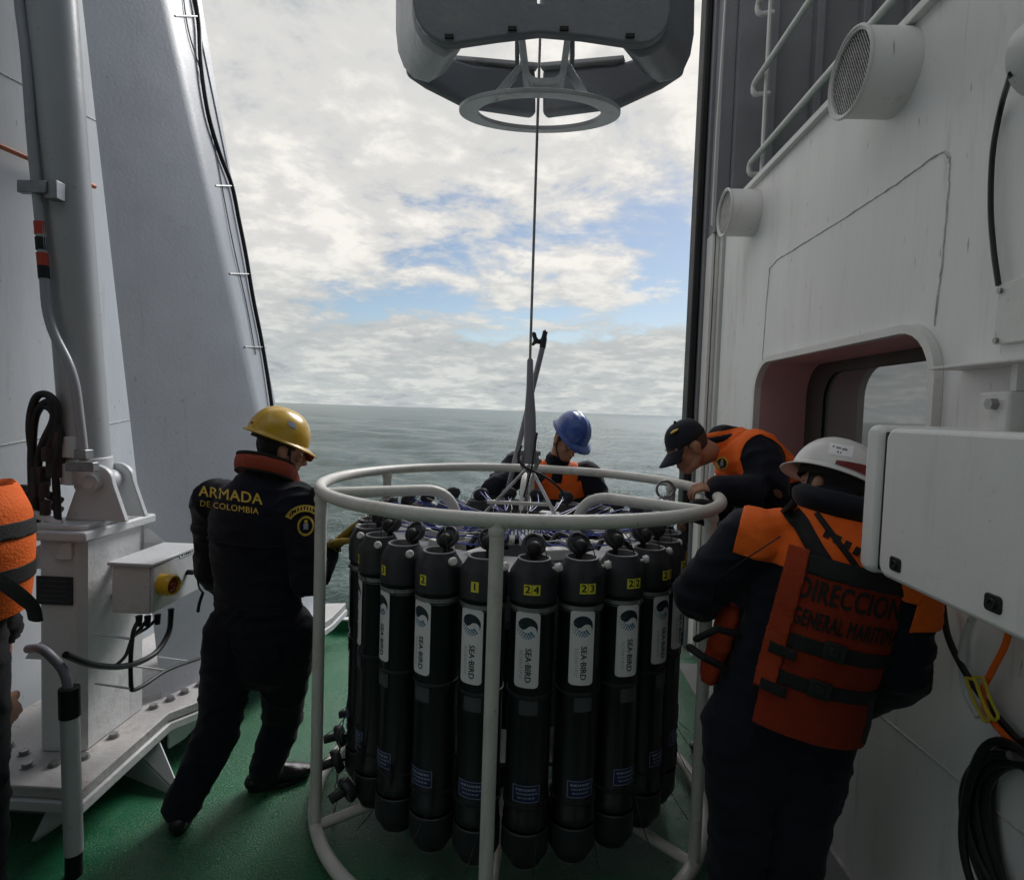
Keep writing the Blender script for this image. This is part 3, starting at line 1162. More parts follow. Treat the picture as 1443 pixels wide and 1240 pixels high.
for px, py, s in ((1262, 795, 1.0), (1400, 850, 1.0)):
    c = PX(px, py, CXF)
    mb = MB()
    mb.prism(rrect(0.046, 0.036, 0.009, 4), (CXF - 0.003, c.y, c.z), (0, 1, 0), (0, 0, 1), (0.02, 0, 0))
    k = part('latch', mb, M_RUBBER, cab, bevel=0.002)
    mb = MB()
    mb.lathe([(0.0, 0.001), (0.006, 0.001), (0.007, 0.004), (0.010, 0.004), (0.011, 0.0)], (CXF - 0.0035, c.y, c.z), (-1, 0, 0), 16)
    part('screw', mb, M_PLATE, k)

# hoses and cables under the cabinet
def hose(name, pix, X, r, m, label, cat, seg=10, ends=None):
    pts = [PX(px, py, X if not isinstance(X, (list, tuple)) else X[i]) for i, (px, py) in enumerate(pix)]
    mb = MB()
    mb.tube(catmull(pts, 8), r, seg)
    return single(name, mb, m, label, cat, tuple(pts[0]))


hose('black_cable', [(1328, 850), (1334, 890), (1348, 925), (1372, 965), (1402, 1005), (1443, 1052), (1500, 1110)], WX - 0.03, 0.0095, M_HOSE,
     'black cable sagging along the wall below the white cabinet', 'cable')
hose('orange_cable', [(1424, 880), (1416, 910), (1398, 945), (1385, 975), (1392, 1005), (1414, 1034), (1443, 1060), (1500, 1100)], WX - 0.055, 0.008, M_ORANGE,
     'bright orange cable hanging below the white cabinet', 'cable')
hose('grey_conduit', [(1372, 865), (1360, 895), (1356, 935), (1362, 975), (1380, 1010)], WX - 0.022, 0.011, M_GREY,
     'short grey conduit next to the yellow cable holder on the wall', 'conduit')
yh = thing('cable_holder', 'yellow plastic cable holder clipped round the orange cable', 'cable holder', (1.2, 1.6, 0.9))
for i, off in enumerate((0.0, 12)):
    mb = MB()
    pts = [PX(px + off, py - off * 0.15, WX - 0.075) for px, py in ((1361, 955), (1374, 957), (1383, 985), (1396, 1012), (1388, 1018), (1373, 990))]
    mb.tube(fillet(pts + [pts[0]], 0.01, 3), 0.0042, 8)
    part('loop', mb, M_YHOLD, yh)
coil = thing('hose_coil', 'thick coil of black hose hung low on the wall near the deck', 'hose coil', (1.2, 1.6, 0.4))
cc = PX(1442, 1185, WX - 0.06)
for k in range(9):
    mb = MB()
    a0, b0 = random.uniform(0.135, 0.20), random.uniform(0.19, 0.245)
    dx = 0.012 + 0.016 * (k % 5)
    ph = random.uniform(-0.15, 0.15)
    mb.tube([Vector((WX - 0.012 - dx, cc.y + a0 * math.cos(t + ph) + 0.01 * math.sin(3 * t + k), cc.z + b0 * math.sin(t) - 0.01 * (k % 3))) for t in np.linspace(0, 2 * PI, 48, endpoint=False)], 0.0105, 8, closed=True)
    part('turn', mb, M_HOSE, coil)
mb = MB()
mb.cyl((WX - 0.001, cc.y, cc.z + 0.20), (WX - 0.11, cc.y, cc.z + 0.215), 0.01)
part('hook', mb, M_DSTEEL, coil)

# ------------------------------------------------------------------ the hangar behind and overhead
mb = MB()
mb.span((-4.2, -6.1, 5.3), (3.9, -0.8, 5.42))
tag(part('hangar_ceiling', mb, M_WHITE), kind='structure')
mb = MB()
mb.span((-4.2, -6.2, 0.001), (3.9, -6.102, 5.298))
tag(part('hangar_back_wall', mb, M_WHITE), kind='structure')

# ------------------------------------------------------------------ bulkhead on the far side of the frame
LX = -2.52
lb = thing('side_bulkhead', 'pale blue grey steel bulkhead behind the hydraulic cylinder', 'bulkhead', (LX, 3, 0))
mb = MB()
mb.span((LX - 0.03, -6.0, 0.0), (LX, 4.30, 6.2))
part('plating', mb, M_PALEWALL, lb)
for py_pair in (((0, 103), (30, 118)), ((-60, 640), (30, 622))):
    a, b = PX(*py_pair[0], LX), PX(*py_pair[1], LX)
    d = (b - a).normalized()
    mb = MB()
    mb.tube([a - d * 1.0, b + d * 1.6], 0.004, 6)
    part('weld_seam', mb, M_SEAM, lb)
mb = MB()
mb.span((LX, -6.0, 0.0), (LX + 0.10, 4.30, 0.055))
tag(part('deck_edge_strip', mb, M_GREENP, bevel=0.004), kind='structure')
mb = MB()
a = PX(-70, 176, LX + 0.05)
b = PX(70, 236, LX + 0.05)
mb.tube([a, b, b + (b - a) * 0.6], 0.013, 10)
single('orange_pipe', mb, M_ORANGEPIPE, 'thin orange pipe crossing the pale bulkhead behind the hydraulic cylinder', 'pipe', tuple(a))

# ------------------------------------------------------------------ A-frame: leg, pedestal, cylinder, control box
leg = thing('a_frame_leg', 'broad grey box girder leg of the lifting frame behind the yellow helmet', 'lifting frame', (-1.7, 3.2, 0.27))
LB = {'L': (Vector((-1.82, 2.88, 0.271)), Vector((-2.115, 2.69, 3.84))),
      'R': (Vector((-1.46, 3.90, 0.271)), Vector((-1.955, 3.10, 3.84))),
      'S': (Vector((-1.585, 4.40, 0.271)), Vector((-2.02, 3.55, 3.84)))}


def leg_at(k, z):
    a, b = LB[k]
    return a + (b - a) * ((z - a.z) / (b.z - a.z))


def leg_face(t, z, lift=0.0):
    """point on the bright side face, t from its front edge to its far edge"""
    a, b = leg_at('R', z), leg_at('S', z)
    n = Vector(((b - a).y, -(b - a).x, 0)).normalized()
    return a + (b - a) * t + n * lift


mb = MB()
vs, fs = [], []
levels = (0.271, 0.9, 1.8, 2.7, 3.6, 4.6, 5.6)
for z in levels:
    l_, r_, s__ = leg_at('L', z), leg_at('R', z), leg_at('S', z)
    e_ = (r_ - l_).normalized()
    e2 = (s__ - r_).normalized()
    back_l = l_ + (s__ - r_) + Vector((-0.12, 0.02, 0))
    vs += [l_, r_ - e_ * 0.05, r_ - e_ * 0.014 + e2 * 0.012, r_ + e2 * 0.05, s__, back_l]
for i in range(len(levels) - 1):
    for k in range(6):
        a_, b_ = i * 6 + k, i * 6 + (k + 1) % 6
        fs.append((a_, b_, b_ + 6, a_ + 6))
fs += [(5, 4, 3, 2, 1, 0), tuple((len(levels) - 1) * 6 + k for k in range(6))]
mb.add(vs, fs)
girder_bvh = BVHTree.FromPolygons([v.copy() for v in mb.v], mb.f)
part('box_girder', mb, M_LEG, leg, smooth=48)
mb = MB()
vs = []
for z in (3.02, 5.6):
    a_, b_ = leg_at('R', z), leg_at('S', z)
    e2 = (b_ - a_).normalized()
    d_ = 0.012 if z < 3.1 else 0.30
    n_ = Vector((-e2.y, e2.x, 0))
    q = [b_ + e2 * 0.001 + n_ * 0.1, b_ + e2 * 0.001 - n_ * 0.008, b_ + e2 * d_ - n_ * 0.008, b_ + e2 * d_ + n_ * 0.1]
    vs += q
mb.add(vs, [(3, 2, 1, 0), (4, 5, 6, 7), (0, 1, 5, 4), (1, 2, 6, 5), (2, 3, 7, 6), (3, 0, 4, 7)])
part('outer_flange', mb, M_LEG, leg, bevel=0.004)


def leg_hit(px, py, lift):
    """where the sight line meets the bright side face"""
    d = ray(px, py).normalized()
    for k in range(40):
        h = girder_bvh.ray_cast(CAM, ray(px - k, py).normalized(), 12.0)
        if h[0] is not None:
            n = h[1] if h[1].dot(d) < 0 else -h[1]
            return h[0] + n * lift
    return P(px, py, 3.5)


cabpts = [leg_hit(px, py, 0.02) for px, py in ((270, -60), (274, 25), (278, 90), (288, 160), (304, 215), (322, 262), (332, 310), (342, 360), (352, 420), (364, 480), (374, 540), (381, 590))]
mb = MB()
mb.tube(catmull(cabpts, 6), 0.0125, 10)
lc = single('frame_cable', mb, M_HOSE, 'black cable clipped along the bright inner face of the lifting frame leg', 'cable', tuple(cabpts[3]))
for (px, py) in ((268, 24), (325, 263), (345, 387), (366, 490)):
    mb = MB()
    a_ = leg_hit(px - 22, py - 1, 0.003)
    b_ = leg_hit(px + 4, py, 0.022)
    mb.tube([a_, b_], 0.005, 6)
    part('clip', mb, M_DSTEEL, lc)
mb = MB()
mb.tube(catmull([leg_hit(px, py, 0.010) for px, py in ((252, -40), (262, 40), (285, 120), (306, 240), (325, 340), (345, 430), (358, 500))], 6), 0.004, 6)
part('thin_wire', mb, M_DSTEEL, lc)

# common foundation
found = thing('frame_foundation', 'raised bolted grey foundation plate on angled brackets above the green deck', 'foundation', (-1.9, 2.7, 0.2))
FZ = 0.27
A_ = PZ(115, 1112, FZ)
B_ = PZ(238, 1004, FZ)
C_ = PZ(306, 978, FZ)
D_ = Vector((-1.377, 4.13, FZ))
poly = [(LX + 0.12, A_.y), (A_.x, A_.y), (B_.x, B_.y), (C_.x, C_.y), (D_.x, D_.y), (D_.x, 4.45), (LX + 0.12, D_.y + 0.12)]
mb = MB()
mb.prism(poly, (0, 0, FZ - 0.045), (1, 0, 0), (0, 1, 0), (0, 0, 0.045))
part('foundation_plate', mb, M_RUSTY, found, bevel=0.006)
poly2 = [(x + (0.0 if i in (0, 6) else 0.012), y - (0.012 if i in (0, 1) else 0)) for i, (x, y) in enumerate(poly)]
mb = MB()
mb.prism(poly2, (0, 0, FZ - 0.092), (1, 0, 0), (0, 1, 0), (0, 0, 0.044))
part('lower_plate', mb, M_PED, found, bevel=0.006)
mb = MB()
mb.span((LX + 0.15, A_.y + 0.22, 0.0), (A_.x - 0.20, D_.y + 0.05, FZ - 0.093))
part('shaded_support_box', mb, M_DARKWALL, found)  # support painted dark to put in the black shade under the plates
mb = MB()                      # curved web under the bend
mb.prism([(0, 0), (0, 0.09), (0.34, 0.09), (0.34, 0.06), (0.22, 0.045), (0.10, 0.0)], (B_.x - 0.01, B_.y + 0.02, FZ - 0.19), ((D_ - B_).normalized()), (0, 0, 1), (-0.015, 0.01, 0))
part('web', mb, M_PED, found)


def gusset(top_a, top_b, bottom, name='gusset'):
    a, b, c = Vector(top_a), Vector(top_b), Vector(bottom)
    n = (b - a).cross(c - a).normalized() * 0.016
    mb = MB()
    mb.add([a, b, c, a + n, b + n, c + n], [(0, 1, 2), (5, 4, 3), (0, 3, 4, 1), (1, 4, 5, 2), (2, 5, 3, 0)])
    part(name, mb, M_GREY, found)


gz = FZ - 0.093
gusset((A_.x - 0.01, A_.y + 0.03, gz), (A_.x - 0.22, A_.y + 0.20, gz), (*PZ(50, 1186, 0.003)[:2], 0.003))
gusset((B_.x - 0.02, B_.y - 0.05, gz), (B_.x - 0.20, B_.y - 0.05, gz), (*PZ(258, 1122, 0.003)[:2], 0.003))
gusset((B_.x - 0.20, B_.y - 0.05, gz), (B_.x - 0.20, B_.y - 0.05, 0.003), (*PZ(258, 1122, 0.003)[:2], 0.003))


def bolt(parent, c, r=0.019, h=0.018):
    mb = MB()
    mb.cyl(c, Vector(c) + Vector((0, 0, 0.004)), r * 1.25, seg=14)
    mb.cyl(Vector(c) + Vector((0, 0, 0.0041)), Vector(c) + Vector((0, 0, h)), r, seg=6)
    part('bolt', mb, M_DSTEEL, parent, smooth=20)


for px, py in ((34, 1062), (38, 1080), (76, 1078), (118, 1068), (160, 1038), (216, 997), (240, 986), (260, 976), (282, 965), (12, 1052)):
    bolt(found, PZ(px, py, FZ + 0.0005))

ped = thing('pedestal', 'square grey steel pedestal with dark nameplate carrying the hydraulic cylinder', 'pedestal', (-1.95, 2.7, FZ))
PZT = 1.225
pr = PZ(118, 1062, FZ)
pf = PZ(205, 995, FZ)
pxr = (pr.x + pf.x) / 2 - 0.0
pl = P(50, 900, pr.y).x
mb = MB()
c_ = 0.028
poly = [(pl + c_, pr.y), (pxr - c_, pr.y), (pxr, pr.y + c_), (pxr, pf.y - c_), (pxr - c_, pf.y), (pl + c_, pf.y), (pl, pf.y - c_), (pl, pr.y + c_)]
mb.prism(poly, (0, 0, FZ + 0.001), (1, 0, 0), (0, 1, 0), (0, 0, PZT - FZ - 0.05))
part('column', mb, M_PED, ped, bevel=0.008, segs=3)
mb = MB()
mb.span((pl - 0.05, pr.y - 0.03, PZT - 0.048), (pxr + 0.03, pf.y + 0.03, PZT - 0.004))
part('top_plate', mb, M_PED, ped, bevel=0.010)
mb = MB()
mb.prism(rrect(pxr - pl + 0.02, pf.y - pr.y + 0.02, 0.03, 4), ((pl + pxr) / 2, (pr.y + pf.y) / 2, PZT - 0.0035), (1, 0, 0), (0, 1, 0), (0, 0, 0.022))
part('upper_plate', mb, M_GREY, ped, bevel=0.006)
mb = MB()
c = P(77, 832, pr.y - 0.004)
mb.box(c, (0.155, 0.008, 0.12))
np_ = part('nameplate', mb, M_PLATE, ped, bevel=0.002)
mb = MB()
for k in range(5):
    mb.box(c + Vector((0.0, -0.0048, 0.042 - k * 0.021)), (0.12 - 0.014 * (k % 3), 0.001, 0.004))
part('plate_lines', mb, M_TAPE, np_)
# triangular ears on the column
for (px, py, sx) in ((92, 775, 1), (88, 592 + 180, 1)):
    pass
mb = MB()
c = P(95, 776, pr.y - 0.001)
mb.prism([(-0.045, -0.035), (0.025, -0.035), (0.025, 0.045), (-0.01, 0.035)], c, (1, 0, 0), (0, 0, 1), (0, -0.014, 0))
part('eye_plate', mb, M_WHITE, ped, bevel=0.003)
mb = MB()
mb.prism([(0, 0), (-0.12, 0), (-0.06, 0.09), (0, 0.12)], (pl + 0.001, pr.y + 0.06, PZT - 0.19), (1, 0, 0), (0, 0, 1), (0, 0.014, 0))
part('side_ear', mb, M_PED, ped)
mb = MB()
mb.prism([(0, 0), (-0.10, 0), (-0.07, 0.05), (0, 0.10)], (pl + 0.001, pr.y + 0.06, 0.64), (1, 0, 0), (0, 0, 1), (0, 0.014, 0))
part('side_ear', mb, M_PED, ped)
mb = MB()
mb.prism([(0, 0), (0.15, -0.14), (0.17, -0.14), (0.17, -0.16), (0, -0.16)], (pxr - 0.002, pf.y - 0.03, PZT - 0.05), (0.4, 0.9, 0), (0, 0, 1), (0.012, 0, 0))
part('side_ear', mb, M_PED, ped)
# clevis with pin on top
CYX = P(112, 700, 2.66).x
mb = MB()
lugc = P(143, 690, pr.y + 0.10)
half = 0.075
arc = [(half * math.cos(t), 0.03 + half * math.sin(t)) for t in np.linspace(0, PI, 14)]
base_z = PZT + 0.018 - lugc.z
pol = [(half + 0.06, base_z)] + arc + [(-half - 0.06, base_z)]
for dy in (0.0, 0.13):
    m2 = MB()
    m2.prism(pol, lugc + Vector((-0.03, dy, 0.0)), (1, 0, 0), (0, 0, 1), (0, 0.03, 0))
    part('clevis_lug', m2, M_GREY, ped, bevel=0.006)
mb = MB()
mb.lathe([(0.0, 0.035), (0.022, 0.035), (0.026, 0.03), (0.036, 0.028), (0.038, 0.0), (0.038, -0.2), (0.0, -0.2)], lugc + Vector((-0.03, 0.0, 0.03)), (0, -1, 0), 24)
part('pin', mb, M_GREY, ped, smooth=30)

cyl_ = thing('hydraulic_cylinder', 'long pale grey hydraulic cylinder rising from the pedestal', 'hydraulic cylinder', (CYX, 2.7, 1.4))
c0 = P(124, 668, pr.y + 0.18)
c1 = P(72, 0, pr.y + 0.10)
ax = (c1 - c0)
axn = ax.normalized()
cr = 30.0 / F * c0.y
mb = MB()
mb.cyl(c0, c0 + ax * 1.9, cr, seg=40)
part('barrel', mb, M_CYL, cyl_)
mb = MB()
mb.cyl(c0 - axn * 0.035, c0 + axn * 0.075, cr * 1.0 + 0.006, seg=40)
part('end_collar', mb, M_GREY, cyl_, bevel=0.004)
mb = MB()
mb.loft([c0 - axn * 0.03, lugc + Vector((-0.03, 0.095, 0.03))], [(0.08, 0.045), (0.06, 0.045)], (1, 0, 0), 20)
part('rod_eye', mb, M_GREY, cyl_)
# oil pipe with bends
yp = pr.y + 0.02
pip = [P(px, py, yp) for px, py in ((22, -220), (26, 0), (36, 70), (45, 200), (58, 330), (67, 455), (104, 525), (112, 590), (119, 650))]
mb = MB()
mb.tube(fillet(pip, 0.10, 6), 0.0185, 12)
part('oil_pipe', mb, M_PIPE, cyl_)
mb = MB()
pa = P(118, 640, yp)
mb.box(pa, (0.05, 0.05, 0.04))
mb.box(pa + Vector((-0.03, 0.03, -0.055)), (0.12, 0.04, 0.04))
part('pipe_block', mb, M_DSTEEL, cyl_, bevel=0.004)
for y_, m_ in ((322, M_REDTAG), (366, M_REDTAG), (344, M_RUBBER), (384, M_RUBBER)):
    mb = MB()
    a_, b_ = P(55.5 + (y_ - 322) * 0.085, y_ - 9, yp), P(57 + (y_ - 322) * 0.085, y_ + 9, yp)
    mb.cyl(a_, b_, 0.0205)
    part('tape_band', mb, m_, cyl_)
mb = MB()
pc = P(58, 266, yp)
mb.box(pc + Vector((-0.02, -0.012, 0)), (0.12, 0.03, 0.05))
mb.box(pc + Vector((0.05, 0.01, -0.005)), (0.05, 0.05, 0.075))
part('pipe_clamp', mb, M_DSTEEL, cyl_, bevel=0.004)

hoses = thing('hydraulic_hoses', 'bundle of dark looped hydraulic hoses on a valve block beside the cylinder', 'hydraulic hoses', (-2.1, 2.5, 1.3))
yh_ = pr.y + 0.04
for pix, r in ((((52, 740), (48, 660), (42, 600), (50, 562), (66, 556), (80, 572), (78, 606), (66, 634)), 0.0155),
               (((46, 700), (45, 640), (50, 585), (70, 566), (76, 590), (62, 622), (54, 650), (50, 700)), 0.0165),
               (((82, 745), (80, 700), (78, 650), (84, 610), (74, 580), (60, 570)), 0.0145)):
    mb = MB()
    mb.tube(catmull([P(px, py, yh_ + 0.02 * random.random()) for px, py in pix], 7), r, 10)
    part('hose', mb, M_HOSE, hoses)
for px, py, w, h, m_ in ((80, 640, 0.055, 0.20, M_BROWNHOSE), (56, 672, 0.055, 0.09, M_BROWNHOSE), (48, 700, 0.05, 0.06, M_BROWNHOSE)):
    mb = MB()
    mb.box(P(px, py, yh_ + 0.03), (w, 0.06, h))
    part('valve_block', mb, m_, hoses, bevel=0.006)
for px, py in ((97, 630), (97, 668)):
    mb = MB()
    mb.box(P(px, py, yh_ + 0.04), (0.055, 0.03, 0.09))
    part('mounting_plate', mb, M_GREY, hoses, bevel=0.004)
for px, py in ((66, 640), (62, 690), (50, 690), (64, 715)):
    mb = MB()
    a_ = P(px, py, yh_)
    mb.cyl(a_ + Vector((0, 0, -0.03)), a_ + Vector((0, 0, 0.03)), 0.021, seg=6)
    part('fitting', mb, M_BROWNHOSE, hoses)
for dy, py in ((0.05, 692), (0.12, 705), (0.0, 726)):
    mb = MB()
    mb.tube(catmull([P(-60, py + 10, yh_ + dy), P(0, py + 2, yh_ + dy), P(30, py - 4, yh_ + dy), P(60, py + 2, yh_ + dy), P(86, py + 14, yh_ + dy)], 6), 0.017, 10)
    part('pipe', mb, M_BROWNHOSE if py < 720 else M_PED, hoses)
hp = thing('hand_loop', 'small black cable loop on top of the pedestal next to the clevis', 'cable', (-1.9, 2.8, 1.3))
mb = MB()
mb.tube(catmull([P(168, 690, 2.72), P(178, 684, 2.72), P(192, 690, 2.72), P(198, 703, 2.72), P(197, 712, 2.72)], 6), 0.006, 8)
part('cable', mb, M_HOSE, hp)
mb = MB()
mb.cyl(P(197, 708, 2.72), P(197, 716, 2.72), 0.012)
part('plug', mb, M_RUBBER, hp)

# ------------------------------------------------------------------ control box
BX = P(212, 800, 2.46).x
by0 = 2.46
by1 = PX(279, 766, BX).y
bx0 = P(157, 800, by0).x
bz1 = PX(212, 795, BX).z
bz0 = PX(212, 866, BX).z
cbx = thing('control_box', 'light grey alarm control box with yellow beacon bracketed to the pedestal', 'control box', (BX, 2.6, 0.9))
mb = MB()
mb.span((bx0, by0, bz0), (BX - 0.004, by1, bz1 - 0.012))
part('housing', mb, M_PED, cbx, bevel=0.006)
mb = MB()
mb.span((bx0 - 0.012, by0 - 0.012, bz1 - 0.011), (BX + 0.012, by1 + 0.02, bz1 + 0.004))
part('roof_plate', mb, M_GREY, cbx, bevel=0.004)
mb = MB()
mb.span((BX - 0.0035, by0 + 0.006, bz0 + 0.004), (BX + 0.008, by1 - 0.004, bz1 - 0.014))
part('door', mb, M_GREY, cbx, bevel=0.004)
for dz in (0.02, bz1 - bz0 - 0.06):
    mb = MB()
    mb.span((pxr, by0 + 0.10, bz0 + dz), (bx0 - 0.0005, by0 + 0.14, bz0 + dz + 0.035))
    part('support_arm', mb, M_PED, cbx, bevel=0.004)
bc = PX(228, 823, BX + 0.009)
mb = MB()
bd = Vector((1.0, -0.15, 0))
mb.lathe([(0.0, 0.0), (0.046, 0.0), (0.046, 0.038), (0.050, 0.039), (0.050, 0.052), (0.040, 0.064), (0.036, 0.060), (0.034, 0.035), (0.0, 0.035)], bc, bd, 30)
bk = part('beacon', mb, M_BEACON, cbx)
mb = MB()
mb.lathe([(0.034, 0.036), (0.033, 0.050), (0.018, 0.054), (0.014, 0.062), (0.0, 0.064)], bc, bd, 24)
part('lens', mb, M_LENS, bk)
mb = MB()
sc_ = PX(264, 806, BX + 0.009)
mb.cyl(sc_, sc_ + Vector((0.025, 0, 0)), 0.012)
mb.bar(sc_ + Vector((0.03, -0.012, 0)), sc_ + Vector((0.03, 0.03, 0.0)), 0.012, 0.012)
part('selector_switch', mb, M_RUBBER, cbx)
mb = MB()
pc = PX(264, 778, BX + 0.0095)
mb.box(pc, (0.002, 0.12, 0.028))
pl_ = part('maker_plate', mb, M_LABEL, cbx)
mb = MB()                       # small dark lettering, too far off to read
for k, (w_, h_) in enumerate(((0.010, 0.017), (0.004, 0.018), (0.012, 0.018), (0.011, 0.018), (0.010, 0.017), (0.004, 0.018))):
    mb.box(pc + Vector((0.0016, -0.042 + 0.0165 * k, 0.0)), (0.001, w_, h_))
part('lettering', mb, M_INK, pl_, smooth=0, recalc=False)
cbl = thing('control_box_cables', 'black cables looping from glands under the control box round the pedestal', 'cable', (BX, 2.6, 0.8))
for px, py in ((196, 872), (208, 872), (222, 870), (241, 862)):
    a_ = PX(px, py, BX - 0.04)
    mb = MB()
    mb.cyl(a_ + Vector((0, 0, 0.014)), a_ + Vector((0, 0, -0.03)), 0.014, 0.011, seg=12)
    part('gland', mb, M_RUBBER, cbl)
xk = BX - 0.06
for pix, r in ((((241, 862), (238, 890), (222, 917), (198, 932), (170, 939), (140, 938), (118, 933), (92, 922)), 0.0125),
               (((196, 872), (188, 890), (185, 915), (184, 940), (185, 966), (188, 972), (205, 964), (232, 946), (262, 934), (300, 922)), 0.009),
               (((208, 872), (196, 888), (186, 898), (184, 920), (184, 966)), 0.008),
               (((222, 870), (208, 884), (190, 895), (184, 905), (176, 925), (160, 940)), 0.007)):
    mb = MB()
    mb.tube(catmull([PX(px, py, xk) for px, py in pix], 7), r, 10)
    part('cable', mb, M_HOSE, cbl)
for px, py in ((184, 900), (184, 970), (234, 945), (266, 932)):
    mb = MB()
    a_ = PX(px, py, xk)
    mb.tube([a_, Vector((pxr + 0.02, a_.y + 0.01, a_.z + 0.01))], 0.005, 6)
    part('cable_clip', mb, M_GREY, cbl)

# ------------------------------------------------------------------ lever stand in front of the pedestal
st = thing('lever_stand', 'grey pipe lever with bent top and black grip band standing before the foundation', 'lever', (-1.62, 2.08, 0))
yl = 2.08
m_ = [P(62, 913, yl), P(78, 926, yl), P(93, 948, yl), P(97, 972, yl)]
mb = MB()
mb.tube(fillet([P(40, 914, yl + 0.05)] + [P(60, 912, yl), P(92, 945, yl), P(97, 978, yl)], 0.05, 5), 0.0165, 12)
part('bent_handle', mb, M_POLE, st)
mb = MB()
mb.cyl(P(97.5, 968, yl), P(98.5, 1010, yl), 0.0345)
part('grip_band', mb, M_RUBBER, st, bevel=0.004)
mb = MB()
mb.cyl(P(98.5, 1010, yl), P(104, 1200, yl), 0.031)
part('tube', mb, M_GREY, st)
mb = MB()
f_ = P(104, 1200, yl)
mb.cyl(f_, (f_.x, f_.y, 0.001), 0.028)
part('foot_socket', mb, M_RUBBER, st)

# ------------------------------------------------------------------ docking head, wire, boat hook
DHC = P(760, 163, 2.76)
dh = thing('docking_head', 'heavy grey docking head with pale bottom ring hanging above the sampling cage', 'docking head', tuple(DHC))
TILT = Matrix.Rotation(R(13), 3, 'X')


def dl(x, y, z):
    return DHC + TILT @ Vector((x, y, z))


ringR = 110 / F * 2.76
mb = MB()
ax_d = TILT @ Vector((0, 0, 1))
mb.lathe([(ringR - 0.085, 0.0), (ringR, 0.0), (ringR, 0.018), (ringR - 0.085, 0.018)], DHC, ax_d, 56, closed=True)
part('bottom_ring', mb, M_HEADL, dh, bevel=0.003)


def plate_px(name, pix, Y, thick, m, r=0.0, bev=0.012):
    """plate whose outline is given as points of the place; thickness goes away from the camera"""
    pts = []
    for (px, py), y in zip(pix, Y):
        pts.append(P(px, py, y))
    n = Vector((0, 0, 0))
    for i in range(len(pts)):
        a, b = pts[i], pts[(i + 1) % len(pts)]
        n += Vector(((a.y - b.y) * (a.z + b.z), (a.z - b.z) * (a.x + b.x), (a.x - b.x) * (a.y + b.y)))
    n.normalize()
    if n.y < 0:
        n = -n
    mb = MB()
    k = len(pts)
    mb.add(pts + [p + n * thick for p in pts], [tuple(range(k)), tuple(range(2 * k - 1, k - 1, -1))] + [(i, (i + 1) % k, k + (i + 1) % k, k + i) for i in range(k)])
    return part(name, mb, m, dh, smooth=50, bevel=bev, segs=5)


yn = 2.40
rc = [(581, -120), (581, 5), (585, 23), (594, 40), (606, 52), (624, 61), (640, 62), (700, 53), (760, 46), (820, 51), (880, 60), (905, 62), (920, 58), (934, 47), (942, 33), (946, 15), (946, -120),
      (764, -120), (764, 4), (757, 4), (757, -120)]
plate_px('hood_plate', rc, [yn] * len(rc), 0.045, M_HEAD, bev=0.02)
# rolled end cheeks
for sgn, top in ((-1, ((583, -120), (556, -120))), (1, ((944, -120), (983, -120)))):
    if sgn < 0:
        near = [(583, -120), (583, 20), (588, 40), (598, 58), (612, 70), (628, 78)]
        far = [(556, -120), (556, 45), (559, 75), (567, 97), (582, 113), (603, 119)]
    else:
        near = [(944, -120), (944, 28), (941, 46), (933, 62), (918, 74), (898, 78)]
        far = [(983, -120), (980, 50), (975, 80), (966, 100), (952, 114), (930, 119)]
    mb = MB()
    A = [P(px, py, yn + 0.045) for px, py in near]
    B = [P(px, py, 2.80) for px, py in far]
    inn = Vector((0.09 * -sgn, 0, 0.05))
    k = len(A)
    V = A + B + [p + inn for p in A] + [p + inn for p in B]
    Fs = []
    for i in range(k - 1):
        Fs.append((i, i + 1, k + i + 1, k + i))
        Fs.append((2 * k + i, 3 * k + i, 3 * k + i + 1, 2 * k + i + 1))
        Fs.append((i, 2 * k + i, 2 * k + i + 1, i + 1))
        Fs.append((k + i, k + i + 1, 3 * k + i + 1, 3 * k + i))
    Fs.append((k - 1, 2 * k - 1, 4 * k - 1, 3 * k - 1))
    Fs.append((0, 2 * k, 3 * k, k))
    mb.add(V, Fs)
    part('end_cheek', mb, M_HEADL if sgn < 0 else M_HEAD, dh, smooth=60, bevel=0.03, segs=4)  # light on the left cheek is put in by the paler material
    for tx, ty in (((575, 108), (600, 82), (592, 84)) if sgn < 0 else ((948, 108), (927, 82), (921, 85)))[:2] if False else ():
        pass
# far plates meeting in a shallow V
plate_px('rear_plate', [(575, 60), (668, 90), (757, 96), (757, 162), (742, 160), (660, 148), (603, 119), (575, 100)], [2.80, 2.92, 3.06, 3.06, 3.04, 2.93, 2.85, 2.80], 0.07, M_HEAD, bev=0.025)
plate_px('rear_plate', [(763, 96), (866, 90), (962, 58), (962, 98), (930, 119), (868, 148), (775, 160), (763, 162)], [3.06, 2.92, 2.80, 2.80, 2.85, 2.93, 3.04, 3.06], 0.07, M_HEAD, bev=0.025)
# top rim of the far plates
mb = MB()
mb.bar(P(640, 85, 2.91), P(757, 95, 3.05), 0.05, 0.022)
mb.bar(P(763, 95, 3.05), P(880, 85, 2.91), 0.05, 0.022)
part('rear_rim', mb, M_HEADL, dh, bevel=0.005)
